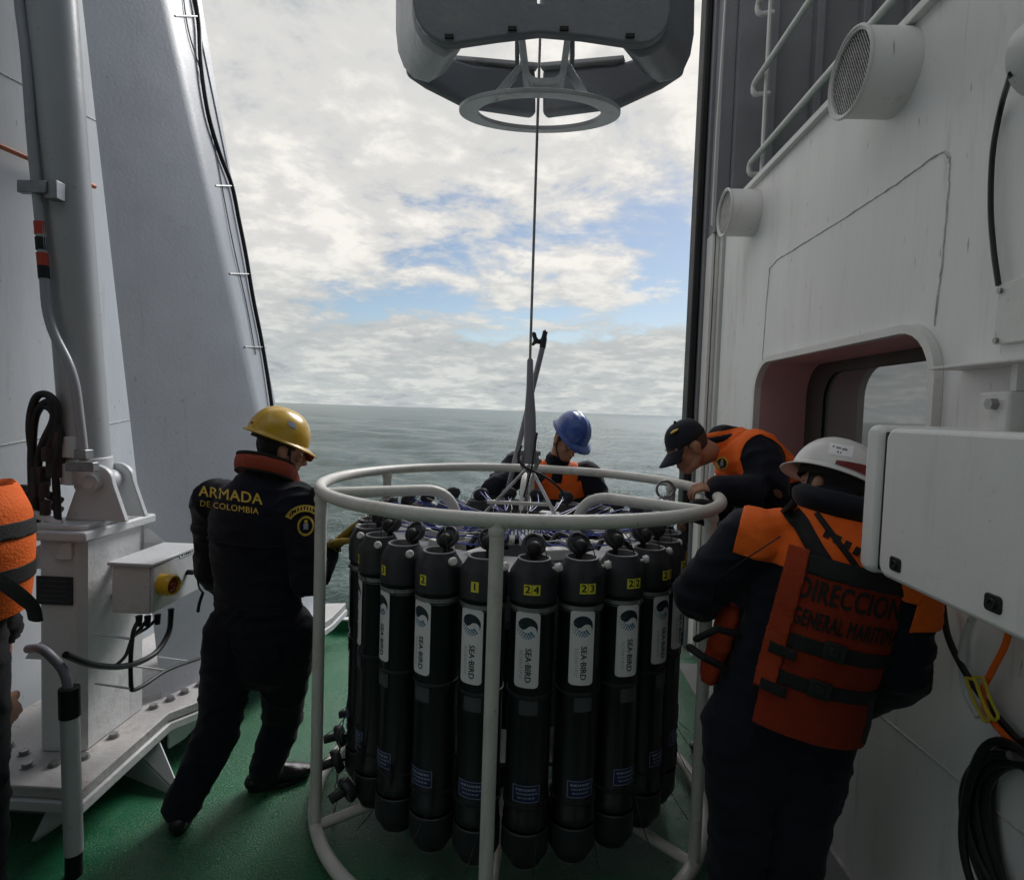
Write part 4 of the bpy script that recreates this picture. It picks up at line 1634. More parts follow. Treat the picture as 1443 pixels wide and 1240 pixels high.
# U bracket and struts down to the ring
mb = MB()
ub = fillet([P(733, 40, 2.62), P(743, 124, 2.55), P(791, 124, 2.55), P(802, 40, 2.62)], 0.05, 5)
for a_, b_ in zip(ub[:-1], ub[1:]):
    mb.bar(a_, b_ + (b_ - a_).normalized() * 0.004, 0.026, 0.10, (0, 1, 0))
part('u_bracket', mb, M_HEADL, dh)
for px0, px1 in ((734, 697), (800, 826)):
    mb = MB()
    mb.bar(P(px0, 96, 2.60), P(px1, 139, 2.52), 0.032, 0.02, (0, 1, 0))
    part('strut', mb, M_HEADL, dh, bevel=0.003)
for px in (729, 806):
    mb = MB()
    mb.bar(P(px, -20, 2.7), P(px, 90, 2.66), 0.018, 0.09, (0, 1, 0))
    part('guide', mb, M_HEAD, dh)
for px, py, yy in ((633, 69, yn - 0.004), (722, 58, yn - 0.004), (795, 58, yn - 0.004), (888, 68, yn - 0.004)):
    mb = MB()
    a_ = P(px, py - 17, yy)
    mb.box(a_, (0.034, 0.012, 0.014))
    part('bolt_slot', mb, M_RUBBER, dh)

RC = Vector((-0.05, 2.745, 0))          # axis of the sampling cage
wire = thing('lifting_wire', 'steel lifting wire with tapered grey sleeve running from docking head to cage', 'wire', (RC.x, RC.y, 2))
wt = P(747, 505, RC.y)
wtop = P(757, 187, RC.y)
mb = MB()
up_ = (wtop - wt).normalized()
mb.tube([wt - up_ * 0.02, wt + up_ * 3.4], 0.0062, 10)
part('cable', mb, M_DSTEEL, wire)
wb = P(747, 652, RC.y)
mb = MB()
mb.tube([wb, wb + (wt - wb) * 0.45, wb + (wt - wb) * 0.72, wt + (wt - wb) * -0.02, wt], [0.030, 0.027, 0.017, 0.014, 0.008], 16)
part('sleeve', mb, M_POLE, wire)

hook = thing('boat_hook', 'slender grey boat hook pole held upright by the blue helmet man', 'boat hook', (-0.1, 3.75, 1.2))
yk = 3.72
k0, k1 = P(728, 640, yk), P(765, 488, yk)
kd = (k1 - k0).normalized()
mb = MB()
mb.tube([k0 - kd * 0.9, k1], [0.016, 0.0175], 12)
part('pole', mb, M_POLE, hook)
mb = MB()
mb.tube(catmull([k1 - kd * 0.01, P(767, 474, yk), P(769, 465, yk)], 4), [0.02] * 4 + [0.016] * 4 + [0.006], 10)
mb.tube(catmull([P(767, 481, yk), P(758, 481, yk), P(754, 476, yk), P(752, 468, yk)], 4), [0.017] * 8 + [0.014] * 4 + [0.008], 10)
mb.tube(catmull([P(757, 480, yk), P(753, 483, yk), P(750, 487, yk)], 4), [0.014] * 5 + [0.01] * 3 + [0.004], 8)
part('hook_head', mb, M_PLATE, hook)


# ================================================================== THE SAMPLING CAGE (rosette)
RR, RZ, RB = 0.88, 1.432, 0.045
cage = thing('sampling_cage', 'round white tubular cage frame standing on the green deck around the bottles', 'cage frame', (RC.x, RC.y, 0))
POSTS = [3.3 + 60 * k for k in range(6)]         # degrees from the camera side, towards -X


def rp(theta, r, z):
    t = R(theta)
    return Vector((RC.x - r * math.sin(t), RC.y - r * math.cos(t), z))


for nm, z, r in (('top_ring', RZ, 0.0245), ('bottom_ring', RB, 0.026)):
    mb = MB()
    mb.tube([rp(k * 3.75, RR, z) for k in range(96)], r, 14, closed=True)
    part(nm, mb, M_FRAME, cage, smooth=60)
for t in POSTS:
    mb = MB()
    mb.cyl(rp(t, RR, RB), rp(t, RR, RZ), 0.0235, seg=16)
    part('upright', mb, M_FRAME, cage)
    mb = MB()
    mb.cyl(rp(t, RR - 0.02, RB + 0.0), rp(t, 0.25, RB + 0.10), 0.022, seg=12)
    part('spoke', mb, M_FRAME, cage)
    mb = MB()
    mb.lathe([(0.0262, -0.012), (0.0285, 0.0), (0.0262, 0.012)], rp(t, RR, RZ - 0.032), (0, 0, 1), 16)
    part('weld_collar', mb, M_FRAME, cage)
mb = MB()
mb.tube([rp(k * 7.5, 0.27, RB + 0.10) for k in range(48)], 0.02, 10, closed=True)
part('inner_ring', mb, M_FRAME, cage, smooth=60)
for t in (POSTS[1], POSTS[3], POSTS[5]):
    mb = MB()
    pth = fillet([rp(t, RR - 0.01, RZ - 0.01), rp(t, 0.33, RZ - 0.005), rp(t, 0.27, RZ - 0.30), rp(t, 0.27, 0.35)], 0.13, 8)
    mb.tube(pth, 0.0235, 14)
    part('handle_tube', mb, M_FRAME, cage, smooth=60)
# centre: bottle plates, trigger carousel, blue lanyards
pyl = thing('trigger_carousel', 'white and black bottle trigger carousel in the middle of the cage', 'sampling carousel', (RC.x, RC.y, 0.8))
for z in (1.185, 0.48):
    mb = MB()
    pr_ = []
    for k in range(96):
        r = 0.600 + (0.028 if (k % 4) in (0, 3) else -0.02)
        pr_.append((r * math.cos(2 * PI * k / 96), r * math.sin(2 * PI * k / 96)))
    inner = [(0.40 * math.cos(2 * PI * k / 48), 0.40 * math.sin(2 * PI * k / 48)) for k in range(48)]
    tr = tessellate_polygon([[Vector((x, y, 0)) for x, y in pr_], [Vector((x, y, 0)) for x, y in inner]])
    al = pr_ + inner
    n_ = len(al)
    vs = [Vector((RC.x + x, RC.y + y, z)) for x, y in al] + [Vector((RC.x + x, RC.y + y, z + 0.016)) for x, y in al]
    fs = [tuple(t) for t in tr] + [tuple(n_ + i for i in reversed(t)) for t in tr]
    fs += [(i, (i + 1) % 96, n_ + (i + 1) % 96, n_ + i) for i in range(96)]
    fs += [(96 + i, 96 + (i + 1) % 48, n_ + 96 + (i + 1) % 48, n_ + 96 + i) for i in range(48)]
    mb.add(vs, fs)
    part('mounting_plate', mb, M_DARKWALL, pyl, smooth=0)
for k in range(6):
    mb = MB()
    t = 30 + 60 * k
    mb.cyl(rp(t, 0.42, 0.10), rp(t, 0.42, 1.185), 0.02, seg=10)
    part('column', mb, M_DARKWALL, pyl)
    mb = MB()
    mb.bar(rp(t, 0.18, 1.175), rp(t, 0.40, 1.175), 0.07, 0.03)
    part('arm', mb, M_KNOB, pyl, bevel=0.004)
mb = MB()
mb.lathe([(0.0, 0.35), (0.085, 0.35), (0.085, 1.12), (0.20, 1.13), (0.20, 1.20), (0.17, 1.215), (0.0, 1.22)], (RC.x, RC.y, 0), (0, 0, 1), 36)
part('pylon', mb, M_DARKWALL, pyl, smooth=30)
mb = MB()
for k in range(24):
    t = 15 * k
    mb.bar(rp(t, 0.165, 1.228), rp(t, 0.215, 1.222), 0.018, 0.022)
part('latch', mb, M_RUBBER, pyl)['kind'] = 'stuff'
# bristly ring of black release hooks
mb = MB()
for k in range(60):
    t = 6 * k
    mb.tube([rp(t, 0.15, 1.235), rp(t, 0.155, 1.285), rp(t, 0.12, 1.30), rp(t + 2, 0.085, 1.27)], 0.0028, 5)
part('release_hooks', mb, M_RUBBER, pyl)['kind'] = 'stuff'
# blue lanyards, from the release hooks to each bottle
mb = MB()
mw = MB()
rng = random.Random(11)
for k in range(24):
    t = 15 * k + 3 + 4.5
    for j in range(3):
        a = rp(t + rng.uniform(-14, 14), 0.16, 1.25 + rng.uniform(0, 0.02))
        b = rp(t + rng.uniform(-3, 3), 0.62, 1.285 + rng.uniform(-0.01, 0.05))
        c = (a + b) / 2 + Vector((rng.uniform(-.04, .04), rng.uniform(-.04, .04), -rng.uniform(0.0, 0.05)))
        (mb if j < 2 else mw).tube(catmull([a, c, b], 6), 0.0030 if j < 2 else 0.0020, 5)
part('blue_lanyards', mb, M_BLUELINE, pyl)['kind'] = 'stuff'
part('clear_lanyards', mw, M_KNOB, pyl)['kind'] = 'stuff'
for t, r in ((40, 0.47), (-20, 0.45), (75, 0.40), (130, 0.5), (-75, 0.48), (200, 0.45), (255, 0.5)):
    mb = MB()
    c = rp(t, r, 1.205)
    mb.box(c + Vector((0, 0, 0.02)), (0.10, 0.06, 0.045), Matrix.Rotation(R(-t), 3, 'Z'))
    part('bracket_block', mb, M_KNOB, pyl, bevel=0.005)
for t, r in ((-30, 0.40), (18, 0.38), (60, 0.44), (95, 0.5), (-95, 0.5), (-50, 0.52)):
    mb = MB()
    c = rp(t, r, 1.23)
    mb.tube(catmull([c + Vector((-.07, 0, 0)), c + Vector((-.03, .03, .05)), c + Vector((.03, -.02, .04)), c + Vector((.08, .03, -.01))], 6), 0.011, 8)
    part('black_cable', mb, M_HOSE, pyl)
# pump and sensor housings low in the cage
for t, r, rad, z0, z1_ in ((10, 0.2, 0.05, 0.14, 0.85), (190, 0.22, 0.06, 0.14, 0.9), (100, 0.24, 0.045, 0.14, 0.7)):
    mb = MB()
    mb.cyl(rp(t, r, z0), rp(t, r, z1_), rad, seg=20)
    part('sensor_housing', mb, M_BOTTLE_CAP, pyl)

# lifting bridle
br = thing('lifting_bridle', 'three legged steel bridle joining the lifting wire to the cage', 'lifting bridle', (RC.x, RC.y, 1.5))
apex = P(746, 656, RC.y)
for t in (POSTS[1], POSTS[3], POSTS[5]):
    mb = MB()
    mb.tube([apex, rp(t, 0.285, 1.20)], 0.0075, 8)
    mb.tube([apex + Vector((0.0, -0.015, 0.0)), rp(t + 3, 0.285, 1.20)], 0.0055, 8)
    part('bridle_leg', mb, M_STEEL, br)
mb = MB()
mb.bar(rp(POSTS[1], 0.16, 1.365), rp(POSTS[5], 0.16, 1.365), 0.014, 0.014)
part('spreader_bar', mb, M_FRAME, br)
mb = MB()
mb.tube([apex + Vector((0.035 * math.sin(t), 0.0, 0.02 + 0.045 * math.cos(t))) for t in np.linspace(0, 2 * PI, 24, endpoint=False)], 0.011, 8, closed=True)
part('shackle', mb, M_DSTEEL, br)
mb = MB()
mb.cyl(apex + Vector((-0.05, 0, 0.06)), apex + Vector((0.05, 0, 0.06)), 0.013, seg=10)
part('shackle_pin', mb, M_DSTEEL, br)
mb = MB()
mb.tube(catmull([P(735, 628, 2.72), P(730, 645, 2.70), P(742, 660, 2.69), P(765, 670, 2.70), P(790, 690, 2.74), P(800, 715, 2.80)], 6), 0.0055, 8)
mb.tube(catmull([P(757, 610, 2.74), P(752, 640, 2.70), P(748, 664, 2.69), P(738, 700, 2.74)], 6), 0.0045, 8)
part('signal_cable', mb, M_HOSE, br)

# ------------------------------------------------------------------ bottles
BR = 0.672                       # radius of the circle of bottle axes
rb = 0.0810                     # bottle radius


def bent(vf, r, ang0, z0, rot=True, sx=1.0):
    """flat lettering laid on the bottle: reading direction down the bottle when rot"""
    out = []
    for v in vf[0]:
        u, w = (v.y, -v.x) if rot else (v.x, v.y)
        a = ang0 + u * sx / rb
        out.append(Vector(((r + v.z) * math.sin(a), -(r + v.z) * math.cos(a), z0 + w)))
    return out, vf[1]


def patch(w, h, rad, r, ang0, z0, n=10):
    """rounded rectangle bent round the bottle"""
    vs, fs = [], []
    zs = [-h / 2, -h / 2 + rad * 0.35, -h / 2 + rad, h / 2 - rad, h / 2 - rad * 0.35, h / 2]
    for z in zs:
        d = rad - (h / 2 - abs(z)) if abs(z) > h / 2 - rad else 0
        ins = rad - math.sqrt(max(rad * rad - d * d, 0)) if d > 0 else 0
        for i in range(n + 1):
            x = (-w / 2 + ins) + (w - 2 * ins) * i / n
            a = ang0 + x / rb
            vs.append(Vector((r * math.sin(a), -r * math.cos(a), z0 + z)))
    for j in range(len(zs) - 1):
        for i in range(n):
            fs.append((j * (n + 1) + i, j * (n + 1) + i + 1, (j + 1) * (n + 1) + i + 1, (j + 1) * (n + 1) + i))
    return vs, fs


def disc2(x, y, r, n=8):
    return [(x + r * math.cos(2 * PI * k / n), y + r * math.sin(2 * PI * k / n)) for k in range(n)]


LA = R(-17)                     # labels sit a little to one side of straight outwards
S_ = {}


def shared(name, mb, smooth=40, recalc=True):
    me = mb.mesh(name)
    if recalc:
        fix_normals(me)
    if len(set(mb.mi)) > 1:
        me.polygons.foreach_set('material_index', mb.mi)
    finish(me, smooth)
    S_[name] = me
    return me


mb = MB()
mb.lathe([(0.0, 0.325), (rb, 0.325), (rb, 0.352), (rb - 0.0025, 0.356), (rb - 0.0025, 1.118), (rb, 1.122), (rb, 1.135)], seg=36)
shared('bottle_body', mb)
for nm, z0, sg in (('upper_cap', 1.126, 1), ('lower_cap', 0.315, -1)):
    mb = MB()
    prof = [(rb + 0.001, 0.0), (rb + 0.0045, 0.003), (rb + 0.0045, 0.088), (rb + 0.0015, 0.098), (0.0605, 0.132), (0.0590, 0.138)]
    mb.lathe([(r, z0 + sg * z) for r, z in prof], seg=36)
    shared(nm, mb, smooth=35)
    mb = MB()
    prof = [(0.0593, 0.1382), (0.0585, 0.142), (0.0525, 0.142), (0.051, 0.138), (0.0505, 0.07), (0.0, 0.068)]
    mb.lathe([(r, z0 + sg * z) for r, z in prof], seg=32)
    shared(nm + '_rim', mb, smooth=30)
mb = MB()
for z in (1.104,):
    mb.lathe([(rb + 0.0005, z - 0.008), (rb + 0.003, z - 0.007), (rb + 0.003, z + 0.007), (rb + 0.0005, z + 0.008)], seg=36)
for z in (1.09,):
    mb.lathe([(rb - 0.001, z - 0.002), (rb + 0.001, z), (rb - 0.001, z + 0.002)], seg=36)
mb.box((rb * math.sin(R(20)), -rb * math.cos(R(20)) - 0.003, 1.104), (0.03, 0.008, 0.012), Matrix.Rotation(R(20), 3, 'Z'))
shared('hose_clamp', mb)
mb = MB()
for z in (0.80, 0.405):
    mb.lathe([(rb - 0.002, z - 0.006), (rb + 0.0022, z - 0.005), (rb + 0.0022, z + 0.005), (rb - 0.002, z + 0.006)], seg=36)
mb.box((0, rb + 0.012, 0.75), (0.045, 0.022, 0.85))
shared('mounting_rail', mb)
mb = MB()
mb.add(*patch(0.088, 0.262, 0.012, rb + 0.0012, LA, 0.966))
shared('label', mb, smooth=60, recalc=False)
lr = rb + 0.0019
mb = MB()                       # lettering and emblem of the label, three inks
mb.cur = 0
mb.add(*bent(text_mesh('SEA\u00b7BIRD', 0.0285, 'CENTER', 1.04, 0.0005), lr, LA + 0.006 / rb, 0.914))
# emblem: dark wing over a fan of dots
ec = (0.0, 1.044)
yin = []
Rr = 0.036
for k in range(15):
    a = PI * (1 - k / 14)
    yin.append((Rr * math.cos(a), Rr * math.sin(a)))
for k in range(1, 11):
    a = -PI * k / 10
    yin.append((Rr / 2 + Rr / 2 * math.cos(a), Rr / 2 * math.sin(a)))
for k in range(1, 10):
    a = PI * k / 10
    yin.append((-Rr / 2 + Rr / 2 * math.cos(a), Rr / 2 * math.sin(a)))
cr_, sr_ = math.cos(R(-38)), math.sin(R(-38))
yin = [(-x, y) for x, y in yin]
rot2 = lambda p: (p[0] * cr_ - p[1] * sr_, p[0] * sr_ + p[1] * cr_)
yin = [rot2(p) for p in yin]
tri = tessellate_polygon([[Vector((x, y, 0)) for x, y in yin]])
bm_ = bmesh.new()
bv_ = [bm_.verts.new((x, y, 0)) for x, y in yin]
for t in tri:
    bm_.faces.new([bv_[i] for i in t])
bmesh.ops.subdivide_edges(bm_, edges=[e for e in bm_.edges if e.calc_length() > 0.008], cuts=5, use_grid_fill=True)
bmesh.ops.triangulate(bm_, faces=bm_.faces[:])
bm_.verts.index_update()
yin = [(v.co.x, v.co.y) for v in bm_.verts]
tri = [tuple(v.index for v in f.verts) for f in bm_.faces]
bm_.free()
mb.add([Vector((lr * math.sin(LA + x / rb), -lr * math.cos(LA + x / rb), ec[1] + y)) for x, y in yin], [tuple(t) for t in tri])
mb.cur = 1
for j, rad in enumerate((0.036, 0.0285, 0.021)):
    for k in range(11 - 2 * j):
        a = R(198 + k * (150 / (10 - 2 * j)))
        x, y = rot2((rad * math.cos(a), rad * math.sin(a)))
        s_ = (0.0016 + 0.0020 * k / (10 - 2 * j)) * (1 + 0.12 * j)
        d_ = disc2(x, y, s_, 8)
        mb.add([Vector((lr * math.sin(LA + u / rb), -lr * math.cos(LA + u / rb), ec[1] + v)) for u, v in d_], [tuple(range(8))])
mb.cur = 2
mb.add(*bent(text_mesh('SCIENTIFIC', 0.0155, 'CENTER', 1.35), lr, LA - 0.019 / rb, 0.914))
shared('label_print', mb, smooth=0, recalc=False)
mb = MB()
mb.add(*patch(0.066, 0.052, 0.004, rb + 0.0010, R(-8), 0.765))
shared('grey_sticker', mb, smooth=60, recalc=False)
mb = MB()
mb.cur = 0
mb.add(*patch(0.098, 0.062, 0.004, rb + 0.0010, R(-6), 0.462))
mb.cur = 1
for dz, w_, h_ in ((0.029, 0.094, 0.0022), (-0.029, 0.094, 0.0022)):
    mb.add(*patch(w_, h_, 0.0004, rb + 0.0017, R(-6), 0.462 + dz))
for dx in (-0.047, 0.047):
    mb.add(*patch(0.0022, 0.058, 0.0004, rb + 0.0017, R(-6) + dx / rb, 0.462))
for i, (ln, hh_) in enumerate(((0.074, 0.0075), (0.066, 0.0050), (0.058, 0.0050))):   # rows of print too small to read
    x = -ln / 2
    rw = random.Random(40 + i)
    while x < ln / 2:
        w_ = rw.uniform(0.004, 0.013)
        mb.add(*patch(w_, hh_, 0.0004, rb + 0.0017, R(-6) + (x + w_ / 2) / rb, 0.477 - i * 0.0145, 2))
        x += w_ + 0.0024
shared('blue_sticker', mb, smooth=0, recalc=False)
# vent screw
va = R(62)
vd = Vector((math.sin(va), -math.cos(va), 0.35)).normalized()
v0 = Vector((0.072 * math.sin(va), -0.072 * math.cos(va), 1.238))
mb = MB()
mb.lathe([(0.006, -0.005), (0.006, 0.012), (0.0135, 0.012), (0.0145, 0.016), (0.0145, 0.028), (0.012, 0.031), (0.0, 0.031)], v0, vd, 16)
mb.box(v0 + vd * 0.0318, (0.003, 0.003, 0.018))
shared('vent_screw', mb)
# cocked stopper of the open top
ld = Vector((0.0, -0.80, 0.60)).normalized()
lc_ = Vector((0.004, 0.052, 1.308))
mb = MB()
mb.lathe([(0.0, -0.020), (0.026, -0.020), (0.036, -0.008), (0.041, -0.004), (0.0440, 0.004), (0.0440, 0.013), (0.040, 0.017), (0.034, 0.017), (0.030, 0.010), (0.0, 0.010)], lc_, ld, 32)
shared('stopper', mb)
mb = MB()
mb.ellipsoid(lc_ + ld * 0.026 + Vector((0, 0, -0.022)), ((0.026, 0, 0), (0, 0.026, 0), (0, 0, 0.028)), 16, 10)
mb.cyl(lc_ + ld * 0.015, lc_ + ld * 0.02 + Vector((0, 0, -0.075)), 0.011, seg=12)
shared('stopper_knob', mb)
# lower stopper swung outwards
mb = MB()
l0 = Vector((0.012, -0.118, 0.262))
mb.lathe([(0.0, -0.02), (0.040, -0.02), (0.048, -0.006), (0.050, 0.008), (0.046, 0.016), (0.0, 0.016)], l0, (0.15, -0.92, -0.35), 28)
mb.cyl(l0, l0 + Vector((0.008, -0.070, -0.012)), 0.017, 0.019, seg=16)
mb.bar((0.0, -0.03, 0.275), tuple(l0), 0.02, 0.014)
shared('lower_stopper', mb)
mb = MB()
mb.tube(catmull([(0.012, -0.20, 0.255), (0.03, -0.115, 0.33), (0.052, -0.062, 0.45), (0.060, -0.05, 0.75), (0.058, -0.045, 1.10), (0.048, -0.02, 1.25), (0.02, 0.0, 1.33), (0.0, 0.04, 1.345)], 6), 0.0018, 5)
for k in range(6):
    mb.tube([Vector((0.045 + 0.005 * math.cos(t), -0.075, 0.37 + 0.016 * k + 0.011 * math.sin(t))) if k % 2 else Vector((0.045, -0.075 + 0.005 * math.cos(t), 0.37 + 0.016 * k + 0.011 * math.sin(t))) for t in np.linspace(0, 2 * PI, 8, endpoint=False)], 0.0018, 4, closed=True)
shared('lanyard', mb)


def sticker_mesh(num):
    mb = MB()
    s = str(num)
    for i, ch in enumerate(s):
        a = LA + 0.012 / rb + ((i - (len(s) - 1) / 2) * 0.0275) / rb
        mb.cur = 0
        mb.add(*patch(0.0262, 0.036, 0.001, rb + 0.0056, a, 1.176, 4))
        mb.cur = 1
        mb.add(*bent(text_mesh(ch, 0.036, 'CENTER', 1.0, 0.0010), rb + 0.0063, a, 1.176, rot=False))
    me = mb.mesh('number_sticker')
    me.polygons.foreach_set('material_index', mb.mi)
    return me


LBL = {}
front_desc = {
    24: 'black sampling bottle marked 24, beside the front cage upright and facing it squarely',
    23: 'black sampling bottle marked 23, its white label facing straight out',
    22: 'black sampling bottle marked 22, its sticker near the edge of the cap',
    21: 'black sampling bottle with narrow label sliver, nearest to the white helmet man',
    20: 'black sampling bottle behind the man, second round from the one marked 22',
    1: 'black sampling bottle marked 1, next to the front cage upright',
    2: 'black sampling bottle marked 2, between bottles 1 and 3',
    3: 'black sampling bottle with edge on yellow 3 sticker, next to bottle 2',
    4: 'black sampling bottle turned so its label is a sliver, beside bottle 3',
    5: 'black sampling bottle at the outer edge of the cage, label almost hidden',
}
order = [('body', 'bottle_body', M_BOTTLE), ('upper_cap', 'upper_cap', M_BOTTLE_CAP), ('lower_cap', 'lower_cap', M_BOTTLE_CAP),
         ('hose_clamp', 'hose_clamp', M_DSTEEL), ('mounting_rail', 'mounting_rail', M_BOTTLE_CAP), ('label', 'label', M_LABEL),
         ('grey_sticker', 'grey_sticker', M_TAPE), ('blue_sticker', 'blue_sticker', [M_BLUELAB, M_PALEINK]), ('vent_screw', 'vent_screw', M_KNOB),
         ('stopper', 'stopper', M_BOTTLE_CAP), ('lower_stopper', 'lower_stopper', M_BOTTLE_CAP), ('lanyard', 'lanyard', M_HOSE)]
subs = {'upper_cap': ('rim', 'upper_cap_rim', M_BOTRIM), 'lower_cap': ('rim', 'lower_cap_rim', M_BOTRIM), 'label': ('lettering', 'label_print', [M_INK, M_INKB, M_INKG]),
        'stopper': ('knob', 'stopper_knob', M_RUBBER)}
done = set()


def use(meshname, m):
    me = S_[meshname]
    if meshname not in done:
        for x in (m if isinstance(m, list) else [m]):
            me.materials.append(x)
        done.add(meshname)
    return me


rngb = random.Random(5)
for num in range(1, 25):
    theta = (8.8 if num < 24 else -6.2) + (15 * (num - 1) if num < 24 else 0)
    c = rp(theta, BR, 0)
    lab = front_desc.get(num, 'black sampling bottle at the back of the cage, mostly hidden by those in front')
    b = thing('sampling_bottle', lab, 'sampling bottle', tuple(c), 'sampling bottles round the cage' if num in front_desc else 'sampling bottles at the back of the cage')
    b.rotation_euler = (0, 0, -R(theta) + R(rngb.uniform(-2.5, 2.5)))
    for nm, me, m in order:
        o = bpy.data.objects.new(nm, use(me, m))
        COL.objects.link(o)
        o.parent = b
        if nm == 'stopper':     # each stopper hangs a little differently
            o.rotation_euler = (0, 0, 0)
            o.location = (rngb.uniform(-.004, .004), rngb.uniform(-.004, .006), rngb.uniform(-.012, .004))
        ang = (theta + 180) % 360 - 180
        if nm == 'lower_stopper' and not 52 < ang < 120:   # the front ones are swung in under the bottle
            o.rotation_euler = (0, 0, PI)
        if nm in subs:
            sn, sm, smm = subs[nm]
            s = bpy.data.objects.new(sn, use(sm, smm))
            COL.objects.link(s)
            s.parent = o
    me = sticker_mesh(num)
    me.materials.append(M_YEL)
    me.materials.append(M_INK)
    o = bpy.data.objects.new('number_sticker', me)
    COL.objects.link(o)
    o.parent = b

# shackle ring with straps on the rim of the cage
sr = thing('shackle_ring', 'round steel ring with short straps hung over the cage rim beside the capped man', 'ring', (0.6, 3.0, 1.45))
rc_ = P(938, 690, 2.96)
mb = MB()
mb.tube([rc_ + Vector((0.042 * math.cos(t), 0.01, 0.042 * math.sin(t))) for t in np.linspace(0, 2 * PI, 28, endpoint=False)], 0.0065, 8, closed=True)
part('ring', mb, M_DSTEEL, sr)
for px0, px1, py1 in ((932, 918, 722), (938, 930, 725), (941, 950, 728)):
    mb = MB()
    mb.bar(P(px0, 698, 2.95), P(px1, py1, 2.93), 0.014, 0.004)
    part('strap', mb, M_POLE, sr)
# thin tag line with chain hanging beside the cage
tl = thing('tag_line', 'thin blue tag line with small chain hanging beside the cage upright', 'line', (-0.75, 2.6, 0.5))
mb = MB()
mb.tube(catmull([P(503, 820, 2.62), P(500, 900, 2.58), P(490, 985, 2.52), P(481, 1030, 2.50)], 6), 0.0022, 5)
part('line', mb, M_BLUELINE, tl)
mb = MB()
a, b = P(481, 1030, 2.50), P(468, 1180, 2.42)
for k in range(14):
    p0, p1 = a.lerp(b, k / 14), a.lerp(b, (k + 0.8) / 14)
    d = (p1 - p0)
    s, u, _ = frame_from(d)
    w = s if k % 2 else u
    mb.tube([(p0 + p1) / 2 + d * 0.62 * math.cos(t) + w * 0.007 * math.sin(t) for t in np.linspace(0, 2 * PI, 10, endpoint=False)], 0.0026, 5, closed=True)
part('chain', mb, M_DSTEEL, tl)


# ================================================================== PEOPLE
def mesh_mb(me):
    mb = MB()
    mb.v = [v.co.copy() for v in me.vertices]
    mb.f = [tuple(p.vertices) for p in me.polygons]
    mb.mi = [0] * len(mb.f)
    return mb


def put(name, me, m, parent=None, loc=None, smooth=180, materials=None):
    """a mesh already in world coordinates"""
    org = origin_of(parent) if parent is not None else Vector(loc)
    me.transform(Matrix.Translation(-org))
    me.name = name
    finish(me, smooth)
    return link(name, me, m, parent, loc if parent is None else None)


def wrinkle(me, amp=0.006, joints=(), seed=0.0, aniso=(6.0, 6.0, 15.0)):
    n = len(me.vertices)
    nor = [v.normal.copy() for v in me.vertices]
    off = Vector((seed * 3.1, seed * 1.7, seed * 5.3))
    co = []
    for v, nn in zip(me.vertices, nor):
        p = v.co
        q = Vector((p.x * aniso[0], p.y * aniso[1], p.z * aniso[2])) + off
        wv = noise.noise_vector(p * 4.0 + off) * 0.9
        a = noise.noise(q + wv)
        b = noise.noise(Vector((p.x * 13, p.y * 13, p.z * 22)) - off)
        lo = noise.noise(p * 3.2 + off)
        ridge = 1.35 * (1.0 - min(1.0, 2.0 * abs(a))) ** 2 - 0.25
        k = 1.0
        for jc, jr in joints:
            d = (p - jc).length
            if d < jr:
                k += 1.1 * (1 - d / jr)
        co.extend(p + nn * (amp * (0.75 * ridge * k + 0.45 * b * k + 0.8 * lo) - amp * 0.2))
    me.vertices.foreach_set('co', co)
    me.update()


def cut_shell(name, me, planes, m, parent, offset=0.004, thick=0.003, smooth=60, keep=None):
    bm = bmesh.new()
    bm.from_mesh(me)
    for co, no in planes:
        g = bm.verts[:] + bm.edges[:] + bm.faces[:]
        bmesh.ops.bisect_plane(bm, geom=g, plane_co=Vector(co), plane_no=Vector(no), clear_outer=True)
    if keep is not None:
        bad = [f for f in bm.faces if not keep(f.calc_center_median())]
        bmesh.ops.delete(bm, geom=bad, context='FACES')
    bm.normal_update()
    for v, nn in [(v, v.normal.copy()) for v in bm.verts]:
        v.co += nn * offset
    out = bpy.data.meshes.new(name)
    bm.to_mesh(out)
    bm.free()
    o = put(name, out, m, parent, smooth=smooth)
    s = o.modifiers.new('thickness', 'SOLIDIFY')
    s.thickness = thick
    s.offset = 1.0
    if thick > 0.008:
        b = o.modifiers.new('edge', 'BEVEL')
        b.width = min(thick * 0.35, 0.008)
        b.segments = 3
        b.limit_method = 'ANGLE'
        b.angle_limit = R(50)
    return o


def torso_axis(J):
    u = (J['neck'] - J['pelvis']).normalized()
    s = J['shR'] - J['shL']
    s = (s - u * s.dot(u)).normalized()
    f = u.cross(s).normalized()
    return u, s, f


TORSO_T = (-0.28, -0.12, 0.0, 0.14, 0.28, 0.42, 0.56, 0.70, 0.82, 0.92, 1.0)
TORSO_R = ((.150, .115), (.172, .128), (.176, .130), (.168, .124), (.160, .120), (.166, .124), (.176, .128), (.182, .126), (.165, .110), (.115, .085), (.066, .066))


def torso_path(J):
    ctl = [J['pelvis'] * 2 - J['chest'], J['pelvis'], J['chest'], J['neck'], J['neck'] * 2 - J['chest']]
    L1 = (J['chest'] - J['pelvis']).length
    L2 = (J['neck'] - J['chest']).length

    def at(t):
        x = t * (L1 + L2)
        if x < 0:
            return J['pelvis'] + (J['pelvis'] - J['chest']).normalized() * (-x)
        if x <= L1:
            i, tt = 1, x / L1
        else:
            i, tt = 2, min(1.0, (x - L1) / L2)
        p0, p1, p2, p3 = ctl[i - 1:i + 3]
        return 0.5 * ((2 * p1) + (p2 - p0) * tt + (2 * p0 - 5 * p1 + 4 * p2 - p3) * tt ** 2 + (3 * p1 - p0 - 3 * p2 + p3) * tt ** 3)
    return [at(t) for t in TORSO_T]


